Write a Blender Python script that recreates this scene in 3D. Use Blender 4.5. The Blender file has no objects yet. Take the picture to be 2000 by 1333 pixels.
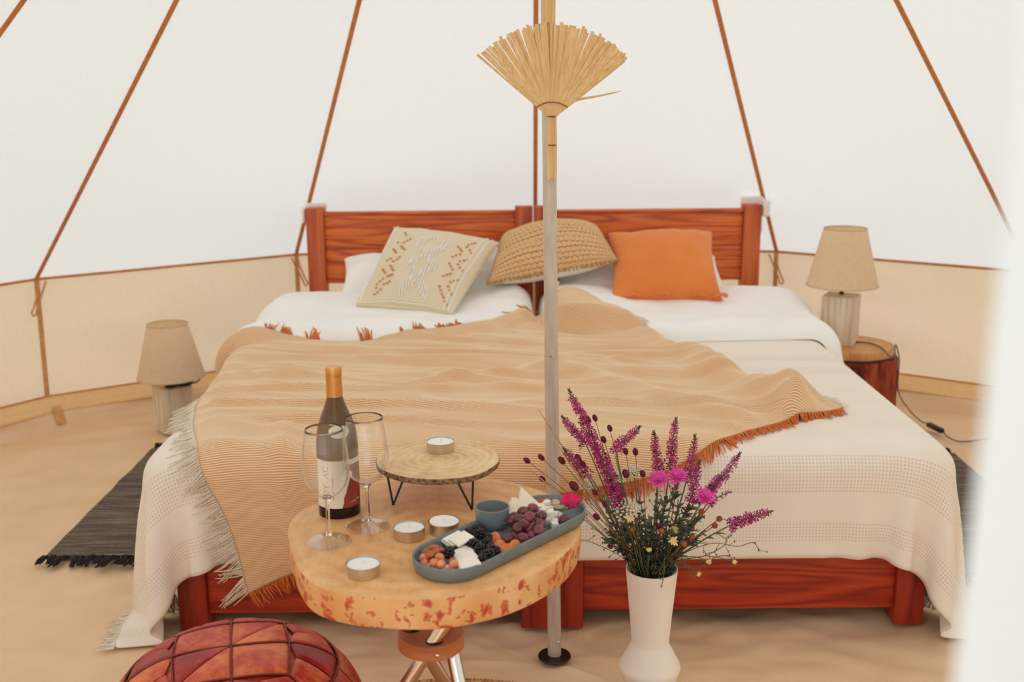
import bpy, bmesh, math, random
import numpy as np
from mathutils import Vector, Matrix, noise
random.seed(7)
rng = np.random.default_rng(7)
sc = bpy.context.scene
COL = sc.collection
PI = math.pi

# ------------------------------------------------------------------ camera, sky, exposure
F_PX = 2150.0
CAM_Z = 1.43
cd = bpy.data.cameras.new('camera')
cam = bpy.data.objects.new('camera', cd)
COL.objects.link(cam)
cd.sensor_width = 36.0
cd.lens = F_PX / 2000.0 * 36.0
cd.clip_start = 0.02
CAM_R = Matrix.Rotation(math.radians(77.0), 3, 'X') @ Matrix.Rotation(math.radians(-0.5), 3, 'Z')
cam.matrix_world = Matrix.Translation((0, 0, CAM_Z)) @ CAM_R.to_4x4()
cd.dof.use_dof = True
cd.dof.focus_distance = 2.5
cd.dof.aperture_fstop = 38.7e-3 / 0.0105
sc.camera = cam

world = bpy.data.worlds.new('sky')
sc.world = world
world.use_nodes = True
bg = world.node_tree.nodes['Background']
bg.inputs[0].default_value = (0.865, 0.955, 1.03, 1)
bg.inputs[1].default_value = 1.45
sd = bpy.data.lights.new('hazy_sun', 'SUN')
sd.energy = 2.2
sd.angle = math.radians(60)
sd.color = (0.95, 0.98, 1.0)
sun = bpy.data.objects.new('hazy_sun', sd)
COL.objects.link(sun)
sun.rotation_euler = Vector((-0.15, 0.12, -0.97)).to_track_quat('-Z', 'Y').to_euler()
sc.view_settings.view_transform = 'Standard'
sc.view_settings.look = 'None'
sc.view_settings.gamma = 1.0
sc.view_settings.exposure = 0.12
sc.view_settings.use_curve_mapping = False
sc.cycles.use_denoising = True
sc.cycles.max_bounces = 10
sc.cycles.diffuse_bounces = 6
sc.cycles.transmission_bounces = 10
sc.cycles.transparent_max_bounces = 10


def ray(px, py):
    return CAM_R @ Vector(((px - 1000.0) / F_PX, (666.5 - py) / F_PX, -1.0))


def on_z(px, py, z):
    d = ray(px, py)
    t = (z - CAM_Z) / d.z
    return Vector((d.x * t, d.y * t, z))


def on_y(px, py, y):
    d = ray(px, py)
    t = y / d.y
    return Vector((d.x * t, y, CAM_Z + d.z * t))


# ------------------------------------------------------------------ helpers
def lin(h):
    h = h.lstrip('#')
    r = []
    for i in (0, 2, 4):
        c = int(h[i:i + 2], 16) / 255.0
        r.append(c / 12.92 if c <= 0.04045 else ((c + 0.055) / 1.055) ** 2.4)
    return (r[0], r[1], r[2], 1.0)


def mk(name):
    m = bpy.data.materials.new(name)
    m.use_nodes = True
    nt = m.node_tree
    return m, nt, nt.nodes['Principled BSDF']


def N(nt, t, ins=None, **kw):
    n = nt.nodes.new(t)
    for k, v in kw.items():
        setattr(n, k, v)
    if ins:
        for k, v in ins.items():
            if isinstance(v, bpy.types.NodeSocket):
                nt.links.new(v, n.inputs[k])
            else:
                n.inputs[k].default_value = v
    return n


def MATH(nt, op, a, b=0.0, c=None):
    n = nt.nodes.new('ShaderNodeMath')
    n.operation = op
    for i, v in enumerate((a, b) if c is None else (a, b, c)):
        if isinstance(v, bpy.types.NodeSocket):
            nt.links.new(v, n.inputs[i])
        else:
            n.inputs[i].default_value = v
    return n.outputs[0]


def MIX(nt, fac, a, b, blend='MIX'):
    n = nt.nodes.new('ShaderNodeMix')
    n.data_type = 'RGBA'
    n.blend_type = blend
    for k, v in ((0, fac), (6, a), (7, b)):
        if isinstance(v, bpy.types.NodeSocket):
            nt.links.new(v, n.inputs[k])
        else:
            n.inputs[k].default_value = v
    return n.outputs[2]


def ramp(nt, fac, stops):
    n = nt.nodes.new('ShaderNodeValToRGB')
    el = n.color_ramp.elements
    while len(el) < len(stops):
        el.new(0.5)
    for e, (p, c) in zip(el, stops):
        e.position = p
        e.color = c
    nt.links.new(fac, n.inputs[0])
    return n.outputs[0]


def coords(nt, scale=(1, 1, 1), kind='Object', per_object=0.0, rot=(0, 0, 0)):
    tc = nt.nodes.new('ShaderNodeTexCoord')
    src = tc.outputs[kind]
    mp = nt.nodes.new('ShaderNodeMapping')
    nt.links.new(src, mp.inputs[0])
    mp.inputs['Scale'].default_value = scale
    mp.inputs['Rotation'].default_value = rot
    if per_object:
        oi = nt.nodes.new('ShaderNodeObjectInfo')
        vm = N(nt, 'ShaderNodeVectorMath', operation='SCALE')
        cx = N(nt, 'ShaderNodeCombineXYZ', {0: oi.outputs['Random'], 1: oi.outputs['Random'], 2: oi.outputs['Random']})
        nt.links.new(cx.outputs[0], vm.inputs[0])
        vm.inputs['Scale'].default_value = per_object
        nt.links.new(vm.outputs[0], mp.inputs['Location'])
    return mp.outputs[0]


def bump(nt, b, height, strength=0.3, dist=0.002):
    n = N(nt, 'ShaderNodeBump', {'Strength': strength, 'Distance': dist, 'Height': height})
    nt.links.new(n.outputs[0], b.inputs['Normal'])
    return n


def plain(name, col, rough=0.6, metal=0.0, col2=None, scale=25.0, bmp=0.0, bdist=0.001, per=3.0, sub=None, sheen=0.0, spec=None, stretch=(1, 1, 1)):
    m, nt, b = mk(name)
    c = coords(nt, stretch, per_object=per)
    nz = N(nt, 'ShaderNodeTexNoise', {'Vector': c, 'Scale': scale, 'Detail': 4.0})
    c1 = lin(col)
    c2 = lin(col2) if col2 else tuple(x * 0.8 for x in c1[:3]) + (1,)
    r = ramp(nt, nz.outputs[0], [(0.32, c2), (0.68, c1)])
    nt.links.new(r, b.inputs['Base Color'])
    b.inputs['Roughness'].default_value = rough
    b.inputs['Metallic'].default_value = metal
    if spec is not None:
        b.inputs['Specular IOR Level'].default_value = spec
    if sheen:
        b.inputs['Sheen Weight'].default_value = sheen
    if bmp:
        bump(nt, b, nz.outputs[0], bmp, bdist)
    if sub:
        b.inputs['Subsurface Weight'].default_value = sub
        b.inputs['Subsurface Radius'].default_value = (0.01, 0.006, 0.004)
        b.inputs['Subsurface Scale'].default_value = 0.5
    return m


def mesh(name, vs, fs, mat=None, parent=None, smooth=True, uvs=None):
    me = bpy.data.meshes.new(name)
    me.from_pydata([tuple(v) for v in vs], [], fs)
    me.update()
    if mat:
        me.materials.append(mat)
    if smooth:
        me.polygons.foreach_set('use_smooth', [True] * len(me.polygons))
    if uvs is not None:
        ul = me.uv_layers.new(name='UVMap')
        idx = np.empty(len(me.loops), dtype=np.int32)
        me.loops.foreach_get('vertex_index', idx)
        ul.data.foreach_set('uv', np.asarray(uvs, dtype=np.float32)[idx].ravel())
    o = bpy.data.objects.new(name, me)
    COL.objects.link(o)
    if parent:
        o.parent = parent
    return o


def obj(name, bm, mat=None, parent=None, smooth=False, angle=None):
    me = bpy.data.meshes.new(name)
    bm.normal_update()
    bm.to_mesh(me)
    bm.free()
    if mat:
        me.materials.append(mat)
    if smooth or angle:
        me.polygons.foreach_set('use_smooth', [True] * len(me.polygons))
        if angle:
            me.set_sharp_from_angle(angle=math.radians(angle))
    o = bpy.data.objects.new(name, me)
    COL.objects.link(o)
    if parent:
        o.parent = parent
    return o


def empty(name, loc=(0, 0, 0), rz=0.0, parent=None):
    o = bpy.data.objects.new(name, None)
    o.empty_display_size = 0.05
    o.location = loc
    o.rotation_euler = (0, 0, rz)
    COL.objects.link(o)
    if parent:
        o.parent = parent
    return o


def tag(o, label, cat=None, group=None, kind=None):
    if label:
        o['label'] = label
    if cat:
        o['category'] = cat
    if group:
        o['group'] = group
    if kind:
        o['kind'] = kind
    return o


def struct(o):
    o['kind'] = 'structure'
    return o


def copy_tree(o, parent=None):
    c = o.copy()
    COL.objects.link(c)
    if parent:
        c.parent = parent
    for ch in list(o.children):
        copy_tree(ch, c)
    return c


def add_box(bm, x0, x1, y0, y1, z0, z1, bev=0.0, seg=2):
    r = bmesh.ops.create_cube(bm, size=1.0)
    for v in r['verts']:
        v.co = Vector(((x0 + x1) / 2 + v.co.x * (x1 - x0), (y0 + y1) / 2 + v.co.y * (y1 - y0), (z0 + z1) / 2 + v.co.z * (z1 - z0)))
    if bev:
        es = list({e for v in r['verts'] for e in v.link_edges})
        bmesh.ops.bevel(bm, geom=es, offset=bev, segments=seg, affect='EDGES', profile=0.5)


def box(name, x0, x1, y0, y1, z0, z1, mat, parent=None, bev=0.003):
    bm = bmesh.new()
    add_box(bm, x0, x1, y0, y1, z0, z1, bev)
    return obj(name, bm, mat, parent, angle=40)


def lathe_data(prof, n=32, c=(0, 0, 0)):
    vs, fs = [], []
    for (r, z) in prof:
        for k in range(n):
            a = 2 * PI * k / n
            vs.append((c[0] + r * math.cos(a), c[1] + r * math.sin(a), c[2] + z))
    m = len(prof)
    for i in range(m - 1):
        for k in range(n):
            k2 = (k + 1) % n
            fs.append((i * n + k, i * n + k2, (i + 1) * n + k2, (i + 1) * n + k))
    return vs, fs


def lathe(name, prof, mat, parent=None, n=32, c=(0, 0, 0), caps=True, angle=35):
    vs, fs = lathe_data(prof, n, c)
    if caps:
        if prof[0][0] > 1e-6:
            fs.append(tuple(range(n))[::-1])
        if prof[-1][0] > 1e-6:
            fs.append(tuple((len(prof) - 1) * n + k for k in range(n)))
    bm = bmesh.new()
    bv = [bm.verts.new(v) for v in vs]
    for f in fs:
        try:
            bm.faces.new([bv[i] for i in f])
        except ValueError:
            pass
    bmesh.ops.remove_doubles(bm, verts=bm.verts, dist=1e-6)
    bmesh.ops.recalc_face_normals(bm, faces=bm.faces)
    return obj(name, bm, mat, parent, angle=angle)


def tube_data(pts, rad, n=8, cap=True):
    """swept tube; rad: number or list. returns verts, faces"""
    P = [Vector(p) for p in pts]
    if not hasattr(rad, '__len__'):
        rad = [rad] * len(P)
    vs, fs = [], []
    up = None
    for i, p in enumerate(P):
        t = (P[min(i + 1, len(P) - 1)] - P[max(i - 1, 0)])
        if t.length < 1e-9:
            t = Vector((0, 0, 1))
        t.normalize()
        if up is None:
            up = Vector((0, 0, 1)) if abs(t.z) < 0.9 else Vector((1, 0, 0))
        a = t.cross(up)
        if a.length < 1e-6:
            a = t.orthogonal()
        a.normalize()
        b = a.cross(t)
        up = b
        for k in range(n):
            w = 2 * PI * k / n
            vs.append(p + (a * math.cos(w) + b * math.sin(w)) * rad[i])
    for i in range(len(P) - 1):
        for k in range(n):
            k2 = (k + 1) % n
            fs.append((i * n + k, i * n + k2, (i + 1) * n + k2, (i + 1) * n + k))
    if cap:
        m = len(P) - 1
        o = len(vs)
        vs += [vs[k].copy() for k in range(n)] + [vs[m * n + k].copy() for k in range(n)]
        fs.append(tuple(o + k for k in range(n))[::-1])
        fs.append(tuple(o + n + k for k in range(n)))
    return vs, fs


def tube(name, pts, rad, mat, parent=None, n=8):
    vs, fs = tube_data(pts, rad, n)
    return mesh(name, vs, fs, mat, parent)


class MB:
    """collects pieces into one mesh"""
    def __init__(s):
        s.v, s.f = [], []

    def add(s, vf):
        o = len(s.v)
        s.v += [tuple(x) for x in vf[0]]
        s.f += [tuple(i + o for i in f) for f in vf[1]]

    def tube(s, pts, rad, n=4, cap=False):
        s.add(tube_data(pts, rad, n, cap))

    def build(s, name, mat, parent=None, smooth=True):
        return mesh(name, s.v, s.f, mat, parent, smooth)


def spline(pts, n):
    """Catmull-Rom through points (any dimension) resampled evenly to n points"""
    P = np.array([list(p) for p in pts], dtype=float)
    Q = np.vstack([2 * P[0] - P[1], P, 2 * P[-1] - P[-2]])
    out = []
    m = 14
    for i in range(1, len(Q) - 2):
        p0, p1, p2, p3 = Q[i - 1], Q[i], Q[i + 1], Q[i + 2]
        for k in range(m):
            t = k / m
            out.append(0.5 * ((2 * p1) + (-p0 + p2) * t + (2 * p0 - 5 * p1 + 4 * p2 - p3) * t * t + (-p0 + 3 * p1 - 3 * p2 + p3) * t ** 3))
    out.append(P[-1])
    out = np.array(out)
    d = np.r_[0, np.cumsum(np.linalg.norm(np.diff(out, axis=0), axis=1))]
    s = np.linspace(0, d[-1], n)
    return np.stack([np.interp(s, d, out[:, k]) for k in range(out.shape[1])], axis=1)


def grid_faces(nu, nv, off=0, wrap=False):
    fs = []
    for i in range(nu - 1):
        for j in range(nv - 1):
            a = off + i * nv + j
            fs.append((a, a + nv, a + nv + 1, a + 1))
    return fs


def nz(x, y, z=0.0):
    return noise.noise(Vector((x, y, z)))


def ellipsoid_data(c, rx, ry, rz, nu=10, nv=6, rot=None):
    vs, fs = [], []
    for i in range(nv + 1):
        th = PI * i / nv
        for k in range(nu):
            ph = 2 * PI * k / nu
            v = Vector((rx * math.sin(th) * math.cos(ph), ry * math.sin(th) * math.sin(ph), rz * math.cos(th)))
            if rot is not None:
                v = rot @ v
            vs.append(Vector(c) + v)
    for i in range(nv):
        for k in range(nu):
            k2 = (k + 1) % nu
            fs.append((i * nu + k, (i + 1) * nu + k, (i + 1) * nu + k2, i * nu + k2))
    return vs, fs


def dir_rot(d):
    """rotation taking +Z to direction d"""
    return Vector((0, 0, 1)).rotation_difference(Vector(d).normalized()).to_matrix()


# ------------------------------------------------------------------ materials of the tent
def canvas_mat(name, col, col2, trans, seam=0.0):
    m = bpy.data.materials.new(name)
    m.use_nodes = True
    nt = m.node_tree
    nt.nodes.remove(nt.nodes['Principled BSDF'])
    out = nt.nodes['Material Output']
    c = coords(nt, (1, 1, 1))
    n1 = N(nt, 'ShaderNodeTexNoise', {'Vector': c, 'Scale': 60.0, 'Detail': 6.0, 'Roughness': 0.7})
    n2 = N(nt, 'ShaderNodeTexNoise', {'Vector': coords(nt, (180, 180, 25)), 'Scale': 1.0, 'Detail': 3.0})
    f = MATH(nt, 'ADD', MATH(nt, 'MULTIPLY', n1.outputs[0], 0.5), MATH(nt, 'MULTIPLY', n2.outputs[0], 0.5))
    r = ramp(nt, f, [(0.38, lin(col2)), (0.6, lin(col))])
    bp = N(nt, 'ShaderNodeBump', {'Strength': 0.12, 'Distance': 0.001, 'Height': n2.outputs[0]})
    d = N(nt, 'ShaderNodeBsdfDiffuse', {0: r, 'Normal': bp.outputs[0]})
    t = N(nt, 'ShaderNodeBsdfTranslucent', {0: r, 'Normal': bp.outputs[0]})
    mx = N(nt, 'ShaderNodeMixShader', {0: trans, 1: d.outputs[0], 2: t.outputs[0]})
    nt.links.new(mx.outputs[0], out.inputs[0])
    return m


M_CANVAS = canvas_mat('roof_canvas', '#e3e2de', '#e0dfda', 0.385)
M_WALL = canvas_mat('wall_canvas', '#ecd6b9', '#e9d1b2', 0.40)
M_BAND = canvas_mat('band_canvas', '#efc896', '#e8bc86', 0.25)
M_SHEET = plain('groundsheet', '#eac9a4', 0.5, col2='#e2bd94', scale=5.0, bmp=0.25, bdist=0.01)
M_TAPE = plain('seam_tape', '#d28c54', 0.8, col2='#c27a44', scale=40, bmp=0.2)
M_GROUND = plain('meadow_ground', '#b8b2a0', 0.9, col2='#a09a84', scale=3, bmp=0.4)

# ------------------------------------------------------------------ tent
TC = Vector((0.07, 2.57, 0.0))      # under the apex
R_E, Z_E, Z_A = 3.00, 0.64, 2.95    # eave radius, eave height, apex height
SEAM_AZ = {-7: -157, -6: -133, -5: -109, -4: -86, -3: -63, -2: -45, -1: -22, 0: 1, 1: 24, 2: 46, 3: 66, 4: 89, 5: 112, 6: 135, 7: 157, 8: 180, 9: 203}


def seam_pt(k, r, z):
    a = math.radians(SEAM_AZ[k])
    return Vector((TC.x + r * math.sin(a), TC.y + r * math.cos(a), z))


def groundz(x, y):
    v = 0.0
    for (sx, sy, ang, amp) in ((2.2, 7.0, 0.5, 0.010), (2.5, 9.0, -0.7, 0.008), (5, 16, 0.1, 0.004)):
        ca, sa = math.cos(ang), math.sin(ang)
        q = nz((x * ca + y * sa) * sx, (-x * sa + y * ca) * sy, ang * 10)
        v += amp * (1 - abs(q) * 2.2)
    return v - 0.022


g = mesh('ground', [(-25, -22, -0.06), (25, -22, -0.06), (25, 28, -0.06), (-25, 28, -0.06)], [(0, 1, 2, 3)], M_GROUND)
struct(g)

# floor: groundsheet with wrinkles
vs, fs = [], []
nr, na = 110, 220
vs.append((TC.x, TC.y, groundz(TC.x, TC.y)))
for i in range(1, nr + 1):
    r = 2.89 * i / nr
    for k in range(na):
        a = 2 * PI * k / na
        x, y = TC.x + r * math.sin(a), TC.y + r * math.cos(a)
        vs.append((x, y, groundz(x, y) * (1 if i < nr else 0.3)))
for k in range(na):
    fs.append((0, 1 + (k + 1) % na, 1 + k))
for i in range(nr - 1):
    for k in range(na):
        k2 = (k + 1) % na
        fs.append((1 + i * na + k, 1 + i * na + k2, 1 + (i + 1) * na + k2, 1 + (i + 1) * na + k))
struct(mesh('floor', vs, fs, M_SHEET))

ceil = struct(empty('ceiling', (TC.x, TC.y, 0)))
walls = {s: struct(empty('wall_' + s, (TC.x, TC.y, 0))) for s in ('left', 'back', 'right')}


def L(p):
    return (p.x - TC.x, p.y - TC.y, p.z)


PROF = [(R_E, Z_E), (3.005, 0.48), (3.01, 0.32), (3.015, 0.20), (3.02, 0.108)]
BAND = [(3.018, 0.112), (2.995, 0.106), (2.975, 0.092), (2.96, 0.080), (2.95, 0.078), (2.935, 0.066), (2.92, 0.060)]
SKIRT = [(2.93, 0.064), (2.918, 0.055), (2.907, 0.040), (2.898, 0.024), (2.888, 0.008), (2.86, -0.05)]


def strip(name, k, prof, mat, parent, amp, ns=16, sub=1, seed=0.0):
    if sub > 1:
        q = []
        for a, b in zip(prof[:-1], prof[1:]):
            q += [(a[0] + (b[0] - a[0]) * t / sub, a[1] + (b[1] - a[1]) * t / sub) for t in range(sub)]
        prof = q + [prof[-1]]
    vs = []
    m = len(prof)
    for i, (r, z) in enumerate(prof):
        A, B = seam_pt(k, r, z), seam_pt(k + 1, r, z)
        for j in range(ns + 1):
            s = j / ns
            p = A.lerp(B, s)
            w = math.sin(PI * s) * math.sin(PI * i / (m - 1)) ** 0.5 if m > 2 else 0
            out = Vector((p.x - TC.x, p.y - TC.y, 0)).normalized()
            p = p + out * w * amp * (nz(p.x * 2.2 + p.z * 3, p.y * 2.2 - p.z * 2, seed + p.z * 4))
            vs.append(L(p))
    return mesh(name, vs, grid_faces(m, ns + 1), mat, parent)


M_TIE = plain('tie_tape', '#d9a56c', 0.8, col2='#c88f55')
DOOR_U = 0.44       # the doorway reaches up to this fraction of the roof slope
for k in range(-7, 9):
    # roof panel (the unseen front two are added above the doorway to block direct sun)
    vs = []
    nu, ns = 40, 14
    for i in range(nu + 1):
        u = i / nu
        if k >= 7:
            u = DOOR_U + (1 - DOOR_U) * u
        A = seam_pt(k, R_E * (1 - u) + 0.03 * u, Z_E + (Z_A - Z_E) * u)
        B = seam_pt(k + 1, R_E * (1 - u) + 0.03 * u, Z_E + (Z_A - Z_E) * u)
        for j in range(ns + 1):
            s = j / ns
            p = A.lerp(B, s)
            out = Vector((p.x - TC.x, p.y - TC.y, 0.8)).normalized()
            w = math.sin(PI * s) * (1 - u)
            p += out * (-0.012 * w * math.sin(PI * u) + 0.006 * w * nz(p.x * 3, p.y * 3, p.z * 1.2))
            vs.append(L(p))
    mesh('canvas_panel', vs, grid_faces(nu + 1, ns + 1), M_CANVAS, ceil)
    if k >= 7:
        continue
    side = 'back' if -2 <= k <= 1 else ('left' if k < 0 else 'right')
    wl = walls[side]
    strip('wall_panel', k, PROF, M_WALL, wl, 0.05, 20, 4, k * 1.7)
    strip('hem_band', k, BAND, M_BAND, wl, 0.012, 20, 2, k * 2.3)
    strip('skirt_panel', k, SKIRT, M_SHEET, wl, 0.07, 24, 3, k * 3.1)
    A, B = seam_pt(k, R_E - 0.006, Z_E), seam_pt(k + 1, R_E - 0.006, Z_E)
    tube('piping', [L(A), L(A.lerp(B, 0.5)), L(B)], 0.0065, M_TAPE, wl, 6)
    A, B = seam_pt(k, 3.012, 0.110), seam_pt(k + 1, 3.012, 0.110)
    tube('hem_cord', [L(A), L(B)], 0.006, M_TAPE, wl, 6)
for k in range(-7, 8):
    # roof seam tape: a flat webbing strip along the inside of the seam
    a = math.radians(SEAM_AZ[k])
    tv = Vector((math.cos(a), -math.sin(a), 0))
    inn = Vector((-math.sin(a), -math.cos(a), -0.8)).normalized()
    vs = []
    for i in range(31):
        u = i / 30
        p = seam_pt(k, R_E * (1 - u) + 0.03 * u, Z_E + (Z_A - Z_E) * u)
        w = 0.0095
        for (q, h) in ((-1, 0.001), (-0.7, 0.007), (0.7, 0.007), (1, 0.001)):
            vs.append(L(p + tv * w * q + inn * h))
    mesh('seam_tape', vs, grid_faces(31, 4), M_TAPE, ceil)
    side = 'back' if -1 <= k <= 1 else ('left' if k < 0 else 'right')
    wl = walls[side]
    vs = []
    for i in range(13):
        t = i / 12
        p = seam_pt(k, R_E + 0.02 * t - 0.012, Z_E - (Z_E - 0.11) * t)
        for (q, h) in ((-0.011, 0.006), (-0.007, 0), (0.007, 0), (0.011, 0.006)):
            vs.append(L(p + tv * q + Vector((math.sin(a), math.cos(a), 0)) * h))
    mesh('seam_tape', vs, grid_faces(13, 4), M_TIE, wl)
    # little strap below the band
    vs = []
    for i, (r, z) in enumerate([(2.945, 0.075), (2.922, 0.056), (2.908, 0.030), (2.893, 0.004)]):
        p = seam_pt(k, r - 0.012, z + 0.008)
        for q in (-0.02, 0.02):
            vs.append(L(p + tv * q))
    mesh('strap', vs, grid_faces(4, 2), M_TIE, wl)
    # tie loop hanging at the eave
    p = seam_pt(k, R_E - 0.03, Z_E - 0.01)
    sg = 1 if k % 2 else -1
    pts = [p + tv * (0.0), p + tv * 0.012 * sg + Vector((0, 0, -0.05)), p + tv * 0.03 * sg + Vector((0, 0, -0.10)),
           p + tv * 0.045 * sg + Vector((0, 0, -0.13)), p + tv * 0.032 * sg + Vector((0, 0, -0.145)),
           p + tv * 0.018 * sg + Vector((0, 0, -0.11)), p + tv * -0.008 * sg + Vector((0, 0, -0.05)), p + tv * -0.03 * sg + Vector((0, 0, 0.0))]
    tube('tie_loop', [L(Vector(q)) for q in spline(pts, 26)], 0.0045, M_TIE, wl, 5)

# door flap hanging loose at the right of the doorway, close to the viewer
vs = []
for i in range(41):
    z = 2.25 * i / 40
    e = 0.152 + 0.006 * math.sin(z * 4.2 + 1.4) - 0.006 * (z - 1.2)
    for j in range(33):
        s = j / 32
        sx = max(0.0, 1.18 - 0.29 * z)
        x = e + s * (sx + 0.10 - e)
        y = 0.35 + 0.12 * s + 0.55 * s * s * (z / 2.25) + 0.035 * math.sin(2 * PI * (s * 5.2 + 0.05 * math.sin(z * 3))) * (0.3 + min(1, s * 6) * 0.7)
        vs.append((x - 0.155, y - 0.35, z))
flap = mesh('door_1', vs, grid_faces(41, 33), M_CANVAS)
flap.location = (0.155, 0.35, 0)
struct(flap)
tag(flap, 'white canvas door flap hanging at the right side of the doorway', None)
# ------------------------------------------------------------------ bed
def wood_mat(name, light, mid, dark, axis, rough=0.45, ring=9.0):
    m, nt, b = mk(name)
    sc_ = {'x': (1.2, 16, 16), 'z': (16, 16, 1.2), 'y': (16, 1.2, 16)}[axis]
    c = coords(nt, sc_, per_object=20.0)
    warp = N(nt, 'ShaderNodeTexNoise', {'Vector': c, 'Scale': 0.55, 'Detail': 2.0})
    f = MATH(nt, 'FRACT', MATH(nt, 'MULTIPLY', warp.outputs[0], ring))
    tri = MATH(nt, 'ABSOLUTE', MATH(nt, 'SUBTRACT', f, 0.5))
    fine = N(nt, 'ShaderNodeTexNoise', {'Vector': c, 'Scale': 6.0, 'Detail': 5.0, 'Roughness': 0.65})
    fac = MATH(nt, 'ADD', MATH(nt, 'MULTIPLY', tri, 0.9), MATH(nt, 'MULTIPLY', fine.outputs[0], 0.6))
    r = ramp(nt, fac, [(0.18, lin(dark)), (0.42, lin(mid)), (0.75, lin(light))])
    nt.links.new(r, b.inputs['Base Color'])
    b.inputs['Roughness'].default_value = rough
    bump(nt, b, fine.outputs[0], 0.25, 0.001)
    return m


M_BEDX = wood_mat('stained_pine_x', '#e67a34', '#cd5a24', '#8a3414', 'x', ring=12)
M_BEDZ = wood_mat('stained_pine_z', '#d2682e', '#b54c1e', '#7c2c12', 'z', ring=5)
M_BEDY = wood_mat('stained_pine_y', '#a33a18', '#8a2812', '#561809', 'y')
M_FOOTX = wood_mat('stained_pine_shaded_x', '#c04018', '#a02a10', '#6a1006', 'x', ring=12)  # foot copies of the headboard pine, shade painted in as darker red
M_FOOTZ = wood_mat('stained_pine_shaded_z', '#ac3212', '#94220c', '#640f06', 'z', ring=5)
BF, BH = 2.73, 4.85       # front of the legs, front of the headboard
BX0, BX1 = -0.905, 1.105
GAP = 0.102


def bed(x0, x1, label):
    t = empty('bed_frame', ((x0 + x1) / 2, BF, 0))
    tag(t, label, 'bed', 'stained pine beds pushed together')
    w = (x1 - x0) / 2
    y = BH - BF
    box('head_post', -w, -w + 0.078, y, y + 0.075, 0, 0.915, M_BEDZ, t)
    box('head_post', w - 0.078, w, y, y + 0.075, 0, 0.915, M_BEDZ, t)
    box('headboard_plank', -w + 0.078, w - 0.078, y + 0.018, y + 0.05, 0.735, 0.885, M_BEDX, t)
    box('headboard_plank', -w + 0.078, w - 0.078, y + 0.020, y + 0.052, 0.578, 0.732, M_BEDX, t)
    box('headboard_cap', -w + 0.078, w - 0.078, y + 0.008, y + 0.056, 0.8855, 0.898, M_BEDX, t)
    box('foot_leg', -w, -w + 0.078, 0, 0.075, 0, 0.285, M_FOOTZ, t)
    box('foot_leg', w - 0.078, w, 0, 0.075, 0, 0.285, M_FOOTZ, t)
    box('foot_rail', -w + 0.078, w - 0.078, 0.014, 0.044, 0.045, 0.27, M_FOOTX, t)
    box('side_rail', -w + 0.01, -w + 0.04, 0.075, y, 0.06, 0.27, M_BEDY, t)
    box('side_rail', w - 0.04, w - 0.01, 0.075, y, 0.06, 0.27, M_BEDY, t)
    return t


bed(BX0, GAP - 0.006, 'dark red stained pine bed on the left, beside the floor lamp')
bed(GAP + 0.006, BX1, 'red-brown stained pine bed on the right, beside the log stump')

M_FOAM = plain('white_foam', '#f4efe8', 0.7, col2='#ebe4da', scale=10)
for (xc, sgn, lab) in ((BX0 + 0.035, -1, 'white padding behind the leftmost headboard post'), (BX1 - 0.035, 1, 'white padding behind the rightmost headboard post')):
    bm = bmesh.new()
    if sgn < 0:
        add_box(bm, xc - 0.046, xc + 0.046, BH + 0.077, BH + 0.10, 0.80, 0.932, 0.008, 3)
        add_box(bm, xc - 0.056, xc - 0.0415, BH + 0.02, BH + 0.098, 0.85, 0.918, 0.006, 3)
    else:
        add_box(bm, xc - 0.04, xc + 0.06, BH + 0.077, BH + 0.105, 0.78, 0.945, 0.010, 3)
        add_box(bm, xc + 0.0415, xc + 0.074, BH + 0.0, BH + 0.103, 0.862, 0.935, 0.010, 3)
    o = obj('foam_pad', bm, M_FOAM, angle=50)
    tag(o, lab, 'padding', 'white pads on the headboard corners')

# mattresses
M_MATT = plain('mattress_ticking', '#f0ebe3', 0.85, col2='#e6dfd5', scale=15)
MX0, MX1, MF, MT = -0.97, 1.16, 2.70, 0.50
for (x0, x1, lab) in ((MX0 + 0.02, GAP - 0.004, 'white mattress of the left bed, almost hidden under the bedding'),
                      (GAP + 0.004, MX1 - 0.02, 'white mattress of the right bed, almost hidden under the bedding')):
    bm = bmesh.new()
    add_box(bm, x0, x1, MF + 0.02, 4.848, 0.2725, MT - 0.012, 0.05, 4)
    o = obj('mattress', bm, M_MATT, angle=60)
    tag(o, lab, 'mattress', 'mattresses under the covers')

# ---- bedding mathematics: an unrolled plane folded over the mattress edges
RR = 0.06
EX0, EX1, EY = MX0 + RR, MX1 - RR, MF + RR


def fold1(d, r):
    """d: distance past the edge -> horizontal run, drop, normal(h,v)"""
    if d <= 0:
        return 0.0, 0.0, 0.0, 1.0
    if d < PI * r / 2:
        a = d / r
        return r * math.sin(a), r * (1 - math.cos(a)), math.sin(a), math.cos(a)
    return r, r + d - PI * r / 2, 1.0, 0.0


def drape(sx, sy, h, flare=0.0):
    x, y, z = sx, sy, MT
    if sx < EX0:
        a, b, nh, nv = fold1(EX0 - sx, RR)
        x = EX0 - a - h * nh - flare * max(0, b - RR)
        z = MT - b + h * nv
    elif sx > EX1:
        a, b, nh, nv = fold1(sx - EX1, RR)
        x = EX1 + a + h * nh + flare * max(0, b - RR)
        z = MT - b + h * nv
    else:
        z = MT + h
    if sy < EY:
        a, b, nh, nv = fold1(EY - sy, RR)
        z = z - h - b + h * nv
        y = EY - a - h * nh
    return Vector((x, y, z))


def sm(a, b, x):
    t = min(1.0, max(0.0, (x - a) / (b - a)))
    return t * t * (3 - 2 * t)


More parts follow.
